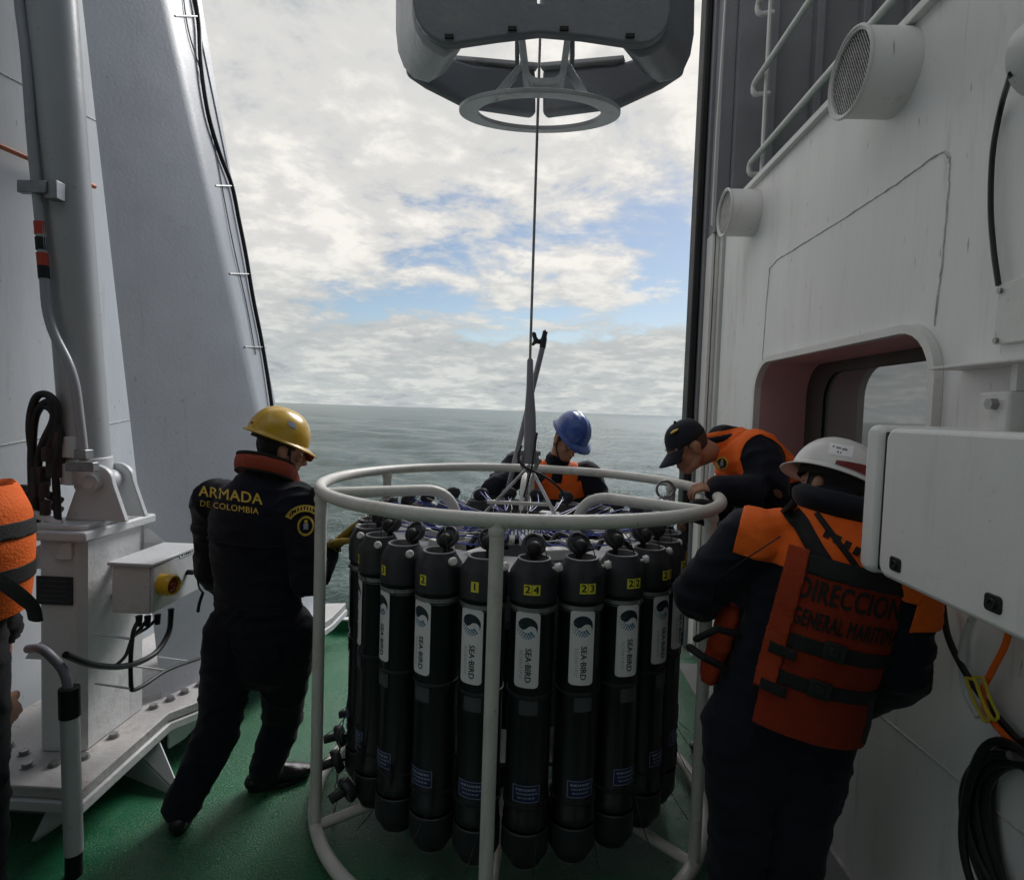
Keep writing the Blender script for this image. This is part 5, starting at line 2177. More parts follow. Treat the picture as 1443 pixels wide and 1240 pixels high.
def add_torso(mb, J, g, k=1.0, seg=36, first=0):
    u, s, f = torso_axis(J)
    mb.loft(torso_path(J)[first:], [(a * k + g, b * k + g) for a, b in TORSO_R[first:]], s, seg)


def add_limbs(mb, J, g, k=1.0, cuff=0.0, legs=True, arm_k=1.0):
    u, s, f = torso_axis(J)
    for sd in 'LR':
        sh, el, wr = J['sh' + sd], J['el' + sd], J['wr' + sd]
        root = J['neck'] - u * 0.07 + (sh - J['neck']) * 0.25
        mb.loft([root, sh], [0.062 * k + g, 0.072 * k + g], f, 18)
        a_ = [sh, sh.lerp(el, 0.35), sh.lerp(el, 0.8), el, el.lerp(wr, 0.25), el.lerp(wr, 0.7), wr]
        ra = [0.071, 0.063, 0.053, 0.051, 0.052, 0.043, 0.034 + cuff]
        mb.loft(a_, [r * k * arm_k + g for r in ra], f, 18)
        if legs:
            hp, kn, an = J['hip' + sd], J['kn' + sd], J['an' + sd]
            mb.loft([hp, hp.lerp(kn, 0.3), hp.lerp(kn, 0.8), kn, kn.lerp(an, 0.3), kn.lerp(an, 0.75), an],
                    [r * k + g for r in (0.105, 0.098, 0.076, 0.070, 0.068, 0.055 + cuff * 0.7, 0.050 + cuff)], s, 20)
            mb.loft([J['pelvis'], hp], [0.12 * k + g, 0.10 * k + g], s, 18)


def add_head(mb, J):
    c, f, h = J['head'], J['face'].normalized(), J['headup'].normalized()
    f = (f - h * f.dot(h)).normalized()
    s = f.cross(h).normalized()
    W = lambda x, y, z: c + s * x + f * y + h * z
    mb.ellipsoid(W(0, -0.008, 0.030), (s * 0.077, f * 0.096, h * 0.092), 28, 16)
    mb.ellipsoid(W(0, 0.022, -0.035), (s * 0.060, f * 0.072, h * 0.078), 24, 14)
    mb.ellipsoid(W(0, 0.058, -0.085), (s * 0.034, f * 0.034, h * 0.026), 16, 10)       # chin
    for x in (-1, 1):
        mb.loft([W(x * 0.062, -0.012, -0.045), W(x * 0.045, 0.030, -0.082), W(x * 0.016, 0.066, -0.094)], [0.020, 0.020, 0.018], h, 12)
        mb.ellipsoid(W(x * 0.045, 0.070, -0.012), (s * 0.024, f * 0.020, h * 0.018), 14, 8)   # cheekbone
        mb.loft([W(x * 0.050, 0.068, 0.030), W(x * 0.012, 0.090, 0.030)], [0.011, 0.012], h, 10)   # brow
        mb.ellipsoid(W(x * 0.082, -0.008, -0.008), (s * 0.011 + f * 0.006 * x * 0, f * 0.021, h * 0.034), 14, 10)
        mb.ellipsoid(W(x * 0.088, -0.016, 0.004), (s * 0.008, f * 0.017, h * 0.022), 12, 8)
        mb.ellipsoid(W(x * 0.012, 0.104, -0.030), (s * 0.009, f * 0.010, h * 0.008), 10, 6)        # nostril
    mb.loft([W(0, 0.088, 0.020), W(0, 0.103, -0.008), W(0, 0.114, -0.026)], [0.009, 0.011, 0.013], s, 12)
    mb.loft([W(-0.022, 0.082, -0.056), W(0, 0.093, -0.054), W(0.022, 0.082, -0.056)], [0.006, 0.009, 0.006], h, 10)
    mb.loft([W(-0.020, 0.080, -0.067), W(0, 0.089, -0.068), W(0.020, 0.080, -0.067)], [0.006, 0.009, 0.006], h, 10)
    mb.loft([J['neck'] - (c - J['neck']) * 0.25, W(0, -0.020, -0.060)], [0.064, 0.056], s, 20)
    return W, s, f, h


def add_hand(mb, wrist, d, palm, thumb, curl=0.5, g=0.0, size=1.0, splay=0.06, point=False):
    """palm, four fingers of three joints each, thumb from the side of the palm. d: towards the fingers, palm: the way the palm faces, thumb: the side the thumb is on"""
    d = Vector(d).normalized()
    n = Vector(palm)
    n = (n - d * n.dot(d)).normalized()
    t = d.cross(n)
    if t.dot(Vector(thumb)) < 0:
        t = -t
    z = size
    mb.loft([wrist, wrist + d * 0.035 * z, wrist + d * 0.085 * z], [(0.026 * z + g, 0.020 * z + g), (0.038 * z + g, 0.017 * z + g), (0.041 * z + g, 0.014 * z + g)], t, 18)
    lens = ((0.040, 0.026, 0.020), (0.045, 0.029, 0.022), (0.041, 0.027, 0.021), (0.033, 0.021, 0.018))
    for i, ln in enumerate(lens):
        off = (1.5 - i) * 0.0215 * z
        p = wrist + d * 0.082 * z + t * off * 0.96
        pts = [wrist + d * 0.05 * z + t * off * 0.8, p]
        ang = 0.0
        c_ = curl if not (point and i == 0) else 0.08
        dd = (d + t * (off * splay / 0.02)).normalized()
        for k, l in enumerate(ln):
            ang += c_ * (0.55, 0.95, 0.7)[k]
            dirk = dd * math.cos(ang) + n * math.sin(ang)
            p = p + dirk * l * z
            pts.append(p)
        rr = [0.0095, 0.0098, 0.0088, 0.0082, 0.0072]
        mb.loft(pts, [r * z + g for r in rr], t, 10)
    b = wrist + d * 0.022 * z + t * 0.026 * z
    pts = [wrist + d * 0.01 * z + t * 0.012 * z, b, b + (d * 0.55 + t * 0.75 + n * 0.3).normalized() * 0.040 * z]
    pts.append(pts[-1] + (d * 0.9 + t * 0.25 + n * 0.45 * (0.5 + curl)).normalized() * 0.030 * z)
    pts.append(pts[-1] + (d * 0.9 - t * 0.15 + n * 0.6 * (0.4 + curl)).normalized() * 0.022 * z)
    mb.loft(pts, [r * z + g for r in (0.014, 0.016, 0.0125, 0.0110, 0.0090)], n, 10)


def boots(J, root, m=None):
    for sd in 'LR':
        an, toe = J['an' + sd], J['toe' + sd]
        d = (toe - an)
        d.z = 0
        d.normalize()
        s = Vector((d.y, -d.x, 0))
        g = Vector((an.x, an.y, 0.0))
        mb = MB()
        mb.loft([Vector((an.x, an.y, an.z + 0.05)), an, g + Vector((0, 0, 0.06)) - d * 0.01], [0.040, 0.044, (0.042, 0.05)], s, 18)
        mb.loft([g - d * 0.055 + Vector((0, 0, 0.045)), g + Vector((0, 0, 0.055)), g + d * 0.07 + Vector((0, 0, 0.060)), g + d * 0.13 + Vector((0, 0, 0.045)), g + d * 0.185 + Vector((0, 0, 0.038))],
                [(0.036, 0.036), (0.040, 0.050), (0.045, 0.046), (0.049, 0.034), (0.040, 0.026)], s, 20)
        me = remesh(mb, 0.007, 4)
        wrinkle(me, 0.0022, seed=2.2)
        o = put('boot', me, m or M_BOOT, root)
        out = []
        for k in range(28):
            a = 2 * PI * k / 28
            x = math.cos(a) * 0.138
            w = 0.047 + 0.004 * math.cos(a - 0.6)
            out.append((0.062 + x, math.sin(a) * w * (1.0 if math.cos(a) > 0 else 0.86)))
        mb = MB()
        mb.prism(out, g + Vector((0, 0, 0.003)), d, s, (0, 0, 0.022))
        part('sole', mb, M_RUBBER, o, bevel=0.003)


def helmet(root, c, f, up, m, name='hard_hat', k=1.0, visor=0.042, ridge=0.010):
    up = Vector(up).normalized()
    f = Vector(f)
    f = (f - up * f.dot(up)).normalized()
    s = f.cross(up).normalized()
    a, b, H = 0.116 * k, 0.140 * k, 0.130 * k
    seg = 64
    vs, fs = [], []
    rows = [('b', 1.0), ('b', 0.5), ('b', 0.0)] + [('d', t) for t in (3, 10, 20, 30, 40, 50, 60, 68, 76, 83, 88.5)]
    for kind, t in rows:
        for i in range(seg):
            ph = 2 * PI * i / seg              # 0 = front
            cf, sf = math.cos(ph), math.sin(ph)
            if kind == 'b':
                ext = 0.014 + visor * max(0, cf) ** 2.0
                x = sf * (a + ext * t)
                y = cf * (b + ext * t)
                z = -0.012 * t - 0.012 * t * max(0, cf) ** 2
            else:
                e = math.cos(R(t)) ** 0.80
                x, y = sf * a * e, cf * b * e
                z = H * math.sin(R(t))
                z += ridge * math.exp(-(x / 0.020) ** 2) * math.sin(R(t)) ** 0.6
                z += ridge * 0.5 * (math.exp(-((x - 0.045) / 0.010) ** 2) + math.exp(-((x + 0.045) / 0.010) ** 2)) * math.sin(R(t)) ** 0.8
            vs.append(c + s * x + f * y + up * z)
    n = len(rows)
    for j in range(n - 1):
        for i in range(seg):
            fs.append((j * seg + i, j * seg + (i + 1) % seg, (j + 1) * seg + (i + 1) % seg, (j + 1) * seg + i))
    fs.append(tuple((n - 1) * seg + i for i in range(seg)))
    mb = MB()
    mb.add(vs, fs)
    o = part(name, mb, m, root, smooth=55)
    so = o.modifiers.new('shell', 'SOLIDIFY')
    so.thickness = 0.0035
    so.offset = -1
    mb = MB()
    vs, fs = [], []
    for z in (-0.030, 0.030):
        for i in range(40):
            ph = 2 * PI * i / 40
            vs.append(c + s * (math.sin(ph) * 0.094 * k) + f * (math.cos(ph) * 0.112 * k) + up * z)
    fs = [(i, (i + 1) % 40, 40 + (i + 1) % 40, 40 + i) for i in range(40)]
    mb.add(vs, fs)
    hb = part('headband', mb, M_WEB, o, smooth=60)
    hb.modifiers.new('shell', 'SOLIDIFY').thickness = 0.004
    return o, s, f, up


def hair(root, W, m, low=-0.055, front=0.045, k=1.035):
    """close cap of hair over the back and top of the skull"""
    vs, fs = [], []
    seg, rings = 36, 22
    for i in range(rings + 1):
        th = PI * min(max(i / rings, 0.01), 0.99)
        for j in range(seg):
            ph = 2 * PI * j / seg
            x, y, z = 0.077 * k * math.sin(th) * math.cos(ph), 0.098 * k * math.sin(th) * math.sin(ph) - 0.010, 0.094 * k * math.cos(th) + 0.030
            w = 1 + 0.02 * noise.noise(Vector((x, y, z)) * 60)
            vs.append((x * w, y * w, z * w))
    mb = MB()
    fc = []
    for i in range(rings):
        for j in range(seg):
            q = (i * seg + j, (i + 1) * seg + j, (i + 1) * seg + (j + 1) % seg, i * seg + (j + 1) % seg)
            cy = sum(vs[t][1] for t in q) / 4
            cz = sum(vs[t][2] for t in q) / 4
            lim = low + max(0.0, cy + 0.01) * 1.4
            if cz > lim and cy < front + max(0, cz - 0.06) * 0.5:
                fc.append(q)
    mb.add([W(*p) for p in vs], fc)
    o = part('hair', mb, m, root, smooth=180)
    o.modifiers.new('thickness', 'SOLIDIFY').thickness = 0.006
    return o


def eyes(root, W):
    for x in (-1, 1):
        mb = MB()
        mb.ball(W(x * 0.030, 0.076, 0.010), 0.0125)
        e = part('eye', mb, M_EYEW, root, smooth=180)
        mb = MB()
        mb.ball(W(x * 0.030, 0.0855, 0.009), 0.0058)
        part('iris', mb, M_EYED, e, smooth=180)
        mb = MB()
        mb.loft([W(x * 0.050, 0.078, 0.034), W(x * 0.030, 0.093, 0.040), W(x * 0.012, 0.096, 0.036)], [0.0035, 0.005, 0.004], (0, 0, 1), 8)
        part('eyebrow', mb, M_HAIR, root, smooth=180)


def make_person(label, J, seed, cloth, cuff=0.006, hands='', voxel=0.0075, g=0.010, amp=0.006, loc=None, arm_k=1.0, name='person', hand_kw=None):
    loc = loc or Vector((J['pelvis'].x, J['pelvis'].y, 0.0))
    mb = MB()
    add_torso(mb, J, -0.014)
    add_limbs(mb, J, -0.014)
    W, s, f, h = add_head(mb, J)
    for sd in hands:
        kw = hand_kw[sd]
        add_hand(mb, J['wr' + sd], **kw)
    me = remesh(mb, voxel, 2)
    body = put('person', me, M_SKIN, None, tuple(loc))
    tag(body, label, 'person')
    mb = MB()
    add_torso(mb, J, g)
    add_limbs(mb, J, g, cuff=cuff, arm_k=arm_k)
    me = remesh(mb, 0.0095, 3)
    jn = [(J[k], 0.17) for k in ('elL', 'elR', 'knL', 'knR', 'shL', 'shR')] + [(J['pelvis'], 0.24)]
    wrinkle(me, amp, jn, seed)
    world_me = me.copy()
    cl = put('coverall', me, cloth, body)
    return body, cl, world_me, W, (s, f, h)


def grid_patch(w, h, n=10, m_=4, x0=0.0, y0=0.0):
    vs = [Vector((x0 - w / 2 + w * i / n, y0 - h / 2 + h * j / m_, 0)) for j in range(m_ + 1) for i in range(n + 1)]
    fs = [(j * (n + 1) + i, j * (n + 1) + i + 1, (j + 1) * (n + 1) + i + 1, (j + 1) * (n + 1) + i) for j in range(m_) for i in range(n)]
    return vs, fs


def disc_patch(r0, r1, n=28, rings=3, x0=0, y0=0, sx=1.0):
    vs, fs = [], []
    for k in range(rings + 1):
        r = r0 + (r1 - r0) * k / rings
        for i in range(n):
            a = 2 * PI * i / n
            vs.append(Vector((x0 + r * math.cos(a) * sx, y0 + r * math.sin(a), 0)))
    for k in range(rings):
        for i in range(n):
            fs.append((k * n + i, k * n + (i + 1) % n, (k + 1) * n + (i + 1) % n, (k + 1) * n + i))
    return vs, fs


def bvh_eval(o, root):
    bpy.context.view_layer.update()
    me = bpy.data.meshes.new_from_object(o.evaluated_get(bpy.context.evaluated_depsgraph_get()))
    me.transform(Matrix.Translation(origin_of(root)))
    t = bvh_of(me)
    bpy.data.meshes.remove(me)
    return t


def squeeze(vf, k):
    return [Vector((v.x * k, v.y, v.z)) for v in vf[0]], vf[1]


def sight(p):
    return (Vector(p) - CAM).normalized()


def crest(parent, target, c, d, ex, ey, r, sx=0.8):
    decal('crest', disc_patch(0.0, r, sx=sx), c, ex, ey, target, M_GOLD, parent, 0.0035, d)
    decal('crest_field', disc_patch(0.0, r * 0.78, sx=sx), c, ex, ey, target, M_NAVY, parent, 0.0045, d)
    decal('crest_shield', grid_patch(r * 0.55 * sx, r * 0.6, 4, 4, 0, -r * 0.05), c, ex, ey, target, M_PALEINK, parent, 0.0055, d)
    decal('crest_star', disc_patch(0.0, r * 0.2, 5, 1, 0, r * 0.45), c, ex, ey, target, M_GOLD, parent, 0.0055, d)


# ------------------------------------------------------------------ the man in the yellow helmet
J = dict(pelvis=P(366, 872, 2.56), chest=P(357, 752, 2.53), neck=P(376, 668, 2.55), head=P(396, 636, 2.58),
         shL=P(303, 706, 2.60), shR=P(420, 712, 2.50), elL=P(300, 805, 2.72), wrL=P(360, 850, 2.88),
         elR=P(437, 822, 2.52), wrR=P(457, 782, 2.68),
         hipL=P(330, 888, 2.55), hipR=P(406, 890, 2.58), knL=P(308, 1028, 2.50), knR=P(399, 1012, 2.70),
         anL=P(256, 1172, 2.37), anR=P(374, 1108, 2.64))
J['toeL'] = J['anL'] + Vector((-0.06, 0.20, 0))
J['toeR'] = J['anR'] + Vector((0.20, 0.13, 0))
J['anL'].z = 0.085
J['anR'].z = 0.085
J['face'] = Vector((0.80, 0.56, -0.30))
J['headup'] = Vector((0.22, 0.16, 0.95))
J1 = J
man1, cov1, cm1, W, (hs, hf, hh) = make_person('person in dark navy coverall and yellow hard hat pointing with a gloved hand', J, 1.0, M_NAVY, amp=0.0068, g=0.019, arm_k=1.12)
t1 = bvh_of(cm1)
boots(J, man1)
mb = MB()
hd_ = (P(500, 744, 2.72) - J['wrR']).normalized()
add_hand(mb, J['wrR'] + hd_ * 0.035, hd_, (0.2, -0.3, -0.9), (-0.6, -0.6, 0.2), curl=0.75, g=0.0036, size=1.16, point=True)
mb.loft([J['wrR'] - (J['wrR'] - J['elR']).normalized() * 0.03, J['wrR'] + hd_ * 0.04], [0.060, 0.040], (0, 0, 1), 16)
me = remesh(mb, 0.005, 2)
gl1 = put('glove', me, M_GLOVE, man1)
u, s, f = torso_axis(J)
for k in range(4):
    mb = MB()
    c = J['wrR'] + (P(500, 744, 2.72) - J['wrR']).normalized() * (0.012 + 0.018 * k)
    fr = frame_from(P(500, 744, 2.72) - J['wrR'])
    mb.tube([c + fr[0] * math.cos(t) * 0.046 + fr[1] * math.sin(t) * 0.036 for t in np.linspace(0, 2 * PI, 24, endpoint=False)], 0.004, 6, closed=True)
    part('glove_band', mb, M_RUBBER, gl1)
mb = MB()
add_hand(mb, J['wrL'], (0.8, 0.5, 0.1), (0, 0.3, -0.9), (0, 0.7, 0.5), curl=0.7, g=0.0028)
put('glove', remesh(mb, 0.006, 2), M_GLOVE, man1)
hat1, s_, f_, u_ = helmet(man1, P(392, 617, 2.58), (0.78, 0.56, -0.30), (0.30, 0.20, 0.93), M_HYEL, k=0.97)
hair(man1, W, M_HAIR, low=-0.045)
eyes(man1, W)
# strap and inner cradle, seen under the brim
mb = MB()
mb.tube(catmull([W(0.092, 0.01, 0.05), W(0.085, 0.03, -0.04), W(0.04, 0.07, -0.10), W(0.0, 0.075, -0.112)], 6), 0.004, 6)
mb.tube(catmull([W(-0.092, 0.01, 0.05), W(-0.085, 0.03, -0.04), W(-0.04, 0.07, -0.10), W(0.0, 0.075, -0.112)], 6), 0.004, 6)
part('chin_strap', mb, M_WEB, man1)
mb = MB()
mb.lathe([(0.024, 0.0), (0.036, 0.006), (0.038, 0.028), (0.024, 0.032)], W(0.082, -0.005, -0.004), hs, 18)
hatbvh = None
# sticker and lamp clip on the helmet
mb = MB()
a_ = P(418, 592, 2.50)
# orange tip at the front of the peak
mb = MB()
cc = hat1
fr_c = P(392, 617, 2.58) + f_ * 0.155 - u_ * 0.030
mb.loft([fr_c - s_ * 0.035, fr_c + s_ * 0.035], [(0.014, 0.022)] * 2, f_, 12)
part('peak_clip', mb, M_VEST, hat1)
hm = MB()
hm.v = [v.co.copy() + origin_of(man1) for v in hat1.data.vertices]
hm.f = [tuple(p.vertices) for p in hat1.data.polygons]
hb1 = BVHTree.FromPolygons(hm.v, hm.f)
for px, py, w, h_, m_ in ((419, 596, 0.044, 0.028, M_PALEINK), (360, 597, 0.022, 0.010, M_REDTAPE)):
    o = P(px, py, 2.5)
    dc_ = (P(392, 607, 2.58) - P(px, py, 2.50)).normalized()
    decal('sticker', grid_patch(w, h_, 10, 8), o, Vector((0.95, 0.2, -0.2)), (0.1, 0, 1), hb1, m_, hat1, 0.003, dc_)
# waist seam, hem and pockets of the coverall
u, s, f = torso_axis(J)
pv = J['pelvis']
cut_shell('waist_seam', cm1, [(pv + u * 0.105, u), (pv + u * 0.070, -u), (pv + s * 0.235, s), (pv - s * 0.235, -s)], M_NAVY, man1, 0.003, 0.004)
for sx in (-1, 1):
    cut_shell('back_pocket', cm1, [(pv - u * 0.035 + s * sx * 0.155, s * sx), (pv + s * sx * 0.035, -s * sx), (pv - u * 0.030, u), (pv - u * 0.175, -u), (pv, f)], M_NAVY, man1, 0.003, 0.004)
cut_shell('back_yoke_seam', cm1, [(J['chest'] - u * 0.012, u), (J['chest'] - u * 0.020, -u), (pv + s * 0.19, s), (pv - s * 0.19, -s), (J['chest'] - f * 0.02, f)], M_NAVY, man1, 0.003, 0.003)
# inflatable collar
u, s, f = torso_axis(J)
mb = MB()
nk = J['neck']
ring = []
for t in np.linspace(R(-20), R(200), 22):
    ring.append(nk + s * math.cos(t) * 0.118 - f * (math.sin(t) * 0.098 - 0.005) + u * (0.022 + 0.040 * math.sin(t)) - s * 0.012)
ring = [nk + s * 0.105 + f * 0.12 - u * 0.16] + ring + [nk - s * 0.115 + f * 0.12 - u * 0.16]
mb.loft(ring, [(0.036, 0.018)] * len(ring), u, 16)
me = remesh(mb, 0.008, 3)
wrinkle(me, 0.003, seed=4.1, aniso=(16, 16, 10))
col1 = put('life_collar', me, M_REDCOLLAR, man1)
mb = MB()
mb.tube([p + u * 0.037 + (p - nk).normalized() * 0.004 for p in ring], 0.0075, 8)
part('piping', mb, M_WEB, col1)
mb = MB()
mb.tube([p - u * 0.036 + (p - nk).normalized() * 0.010 for p in ring], 0.006, 8)
part('piping', mb, M_WEB, col1)
# lettering on the back
o = P(324, 698, 2.42)
ex = (P(354, 701, 2.42) - P(290, 692, 2.42)).normalized()
ey = Vector((0.02, 0, 1))
decal('lettering', text_mesh('ARMADA', 0.064, 'CENTER', 1.06, 0.0012), o, ex, ey, t1, M_GOLD, cov1, 0.003, sight(o))
o = P(322, 715, 2.42)
decal('lettering', text_mesh('DE COLOMBIA', 0.036, 'CENTER', 1.08, 0.0003), o, ex, ey, t1, M_GOLD, cov1, 0.003, sight(o))
# sleeve patches
o = P(429, 716, 2.40)
vs, fs = [], []
for i in range(13):
    a = R(152 - 104 * i / 12)
    for r in (0.058, 0.086):
        vs.append(Vector((r * math.cos(a), r * math.sin(a) - 0.072, 0)))
fs = [(2 * i, 2 * i + 1, 2 * i + 3, 2 * i + 2) for i in range(12)]
decal('shoulder_tab', (vs, fs), o, (0.95, 0.2, 0.05), (0, 0, 1), t1, M_GOLD, cov1, 0.0035, sight(o))
for i in range(9):
    a = R(140 - 80 * i / 8)
    decal('tab_letter', grid_patch(0.0055, 0.015, 1, 2, 0.072 * math.cos(a), 0.072 * math.sin(a) - 0.072), o, (0.95, 0.2, 0.05), (0, 0, 1), t1, M_NAVY, cov1, 0.005, sight(o))
o = P(431, 741, 2.40)
crest(cov1, t1, o, sight(o), (0.95, 0.2, 0.05), (0, 0, 1), 0.042)
# loose belt strap at the back
mb = MB()
mb.tube(catmull([P(284, 782, 2.50), P(279, 806, 2.46), P(280, 826, 2.46), P(287, 836, 2.5)], 6), 0.004, 6)
mb.tube(catmull([P(286, 835, 2.48), P(281, 850, 2.46), P(279, 862, 2.46)], 6), 0.007, 6)
part('waist_strap', mb, M_WEB, man1)

# ------------------------------------------------------------------ the man in the blue helmet
J = dict(pelvis=P(778, 760, 4.15), chest=P(780, 694, 4.05), neck=P(786, 652, 3.98), head=P(799, 622, 3.90),
         shR=P(730, 658, 3.98), shL=P(828, 672, 3.98), elR=P(694, 690, 3.84), wrR=P(738, 668, 3.76), elL=P(846, 708, 3.92), wrL=P(822, 745, 3.72),
         hipL=P(797, 770, 4.15), hipR=P(758, 770, 4.15))
for sd, x in (('L', 0.10), ('R', -0.10)):
    J['hip' + sd] = J['pelvis'] + Vector((x, 0, -0.06))
    J['an' + sd] = Vector((J['pelvis'].x + x * 1.2, 4.2, 0.085))
    J['kn' + sd] = (J['hip' + sd] + J['an' + sd]) / 2 + Vector((0, -0.05, 0))
    J['toe' + sd] = J['an' + sd] + Vector((0, -0.2, 0))
J['face'] = Vector((0.42, -0.72, -0.50))
J['headup'] = Vector((0.40, -0.40, 0.82))
man2, cov2, cm2, W, (hs, hf, hh) = make_person('person in blue hard hat and orange life vest standing beyond the cage', J, 2.0, M_NAVY, hands='L', hand_kw={'L': dict(d=(0.1, -0.6, -0.6), palm=(-0.6, 0, -0.5), thumb=(-0.5, -0.3, 0.5), curl=0.6)}, g=0.020, arm_k=1.22, amp=0.006)
boots(J, man2)
mb = MB()
add_hand(mb, J['wrR'], (0.75, -0.2, 0.1), (0.3, 0.6, -0.5), (0, 0.2, 0.9), curl=1.05, g=0.003)
put('glove', remesh(mb, 0.006, 2), M_WEB, man2)
hat2, s_, f_, u_ = helmet(man2, P(806, 609, 3.88), (0.42, -0.72, -0.50), (0.46, -0.42, 0.80), M_HBLUE, k=1.0, visor=0.04)
hair(man2, W, M_HAIR, low=-0.03)
eyes(man2, W)
mb = MB()
for x in (1, -1):
    mb.tube(catmull([W(x * 0.092, 0.01, 0.05), W(x * 0.082, 0.03, -0.04), W(x * 0.04, 0.065, -0.10), W(0.0, 0.075, -0.112)], 6), 0.004, 6)
part('chin_strap', mb, M_WEB, man2)
u, s, f = torso_axis(J)
tm = MB()
add_torso(tm, J, 0.03)
tme = remesh(tm, 0.012, 3)
ch = J['chest']
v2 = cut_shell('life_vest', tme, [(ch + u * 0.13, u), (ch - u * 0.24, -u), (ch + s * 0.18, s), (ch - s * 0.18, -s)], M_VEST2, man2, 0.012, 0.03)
for dz in (0.02, -0.10):
    cut_shell('webbing', tme, [(ch + u * (dz + 0.022), u), (ch + u * (dz - 0.022), -u), (ch + s * 0.19, s), (ch - s * 0.19, -s)], M_WEB, v2, 0.043, 0.003)
mb = MB()
for x in (-1, 1):
    mb.loft(catmull([ch + s * x * 0.10 - f * 0.10 + u * 0.12, J['neck'] + s * x * 0.095 - u * 0.01, J['neck'] + s * x * 0.085 + f * 0.10 - u * 0.05, ch + s * x * 0.09 + f * 0.155 + u * 0.03], 4),
            [(0.055, 0.024)] * 13, s, 14)
me = remesh(mb, 0.010, 3)
put('vest_collar', me, M_VEST2, v2)

# ------------------------------------------------------------------ the man in the cap
J = dict(pelvis=P(1088, 770, 2.92), chest=P(1080, 672, 2.93), neck=P(1020, 622, 2.98), head=P(970, 630, 2.93),
         shL=P(1066, 640, 2.76), shR=P(1034, 628, 3.18), elL=P(1094, 694, 2.62), wrL=P(1016, 690, 2.68), elR=P(1040, 735, 3.25), wrR=P(985, 720, 3.15))
J['pelvis'].z = 0.97
J['pelvis'].x = 1.10
for sd, y in (('L', -0.10), ('R', 0.10)):
    J['hip' + sd] = J['pelvis'] + Vector((0, y, -0.06))
    J['an' + sd] = Vector((1.10, J['pelvis'].y + y * 1.4 + 0.05, 0.085))
    J['kn' + sd] = (J['hip' + sd] + J['an' + sd]) / 2 + Vector((-0.03, 0, 0))
    J['toe' + sd] = J['an' + sd] + Vector((-0.2, 0, 0))
J['face'] = Vector((-0.84, -0.10, -0.54))
J['headup'] = Vector((-0.55, -0.02, 0.83))
J3 = J
man3, cov3, cm3, W, (hs, hf, hh) = make_person('person in dark cap and navy jacket with orange shoulders bending over the cage rim', J, 3.0, M_NAVY, hands='LR', g=0.020, amp=0.0065,
                                            voxel=0.0052, arm_k=1.22,
                                            hand_kw={'L': dict(d=(-0.95, 0.12, 0.10), palm=(0.05, 0.25, -0.95), thumb=(0.2, 0.95, 0.1), curl=0.85),
                                                     'R': dict(d=(-0.9, -0.2, -0.3), palm=(0, -0.3, -0.9), thumb=(0, -0.9, 0.3), curl=0.8)})
boots(J, man3)
t3 = bvh_of(cm3)
hair(man3, W, M_STUBBLE, low=-0.035, front=0.03, k=1.01)
eyes(man3, W)
# cap
mb = MB()
vs, fs = [], []
seg = 48
rows = (0, 8, 18, 30, 42, 54, 66, 77, 88)
for t in rows:
    for i in range(seg):
        ph = 2 * PI * i / seg
        e = math.cos(R(t)) ** 0.72
        vs.append(W(math.sin(ph) * 0.084 * e, math.cos(ph) * 0.104 * e - 0.006, 0.030 + 0.104 * math.sin(R(t)) - 0.006 * math.cos(ph) * math.cos(R(t))))
for j in range(len(rows) - 1):
    for i in range(seg):
        fs.append((j * seg + i, j * seg + (i + 1) % seg, (j + 1) * seg + (i + 1) % seg, (j + 1) * seg + i))
fs.append(tuple((len(rows) - 1) * seg + i for i in range(seg)))
mb.add(vs, fs)
cap = part('cap', mb, M_CAP, man3, smooth=180)
cap.modifiers.new('thickness', 'SOLIDIFY').thickness = 0.003
mb = MB()
vs, fs = [], []
for j in range(7):
    r = j / 6
    for i in range(17):
        ph = R(-62 + 124 * i / 16)
        ext = 0.078 * r * math.cos(ph * 0.98) ** 0.8
        x = math.sin(ph) * (0.085 + 0.004 * r)
        y = math.cos(ph) * 0.104 - 0.006 + ext
        vs.append(W(x, y, 0.026 - 0.035 * r - 0.9 * x * x / 0.09 * 0.30 * r))
for j in range(6):
    for i in range(16):
        fs.append((j * 17 + i, j * 17 + i + 1, (j + 1) * 17 + i + 1, (j + 1) * 17 + i))
mb.add(vs, fs)
b_ = part('bill', mb, M_CAP, cap, smooth=180)
b_.modifiers.new('thickness', 'SOLIDIFY').thickness = 0.004
mb = MB()
mb.ellipsoid(W(-0.055, 0.035, 0.112), (hs * 0.016, hf * 0.022, hh * 0.006), 12, 6)
part('emblem', mb, M_GOLD, cap)
mb = MB()
mb.ball(W(0, -0.006, 0.137), 0.008)
part('button', mb, M_CAP, cap)
# collar and orange shoulders
u, s, f = torso_axis(J)
nk = J['neck']
mb = MB()
ring = [nk + s * math.cos(t) * 0.082 + f * math.sin(t) * 0.082 + u * 0.015 for t in np.linspace(0, 2 * PI, 28, endpoint=False)]
mb.tube(ring, 0.020, 10, closed=True)
put('collar', remesh(mb, 0.008, 3), M_NAVY, man3)
yoke_c = nk - u * 0.235
y3 = cut_shell('orange_yoke', cm3, [(yoke_c, -u), (nk + u * 0.05, u), (nk + s * 0.28, s), (nk - s * 0.275, -s)], M_ORANGE, man3, 0.0035, 0.002)
yme = cm3
o = P(1017, 653, 2.7)
crest(y3, bvh_eval(y3, man3), o, sight(o), (0.95, 0.1, -0.1), (0.1, 0, 1), 0.032, 0.95)

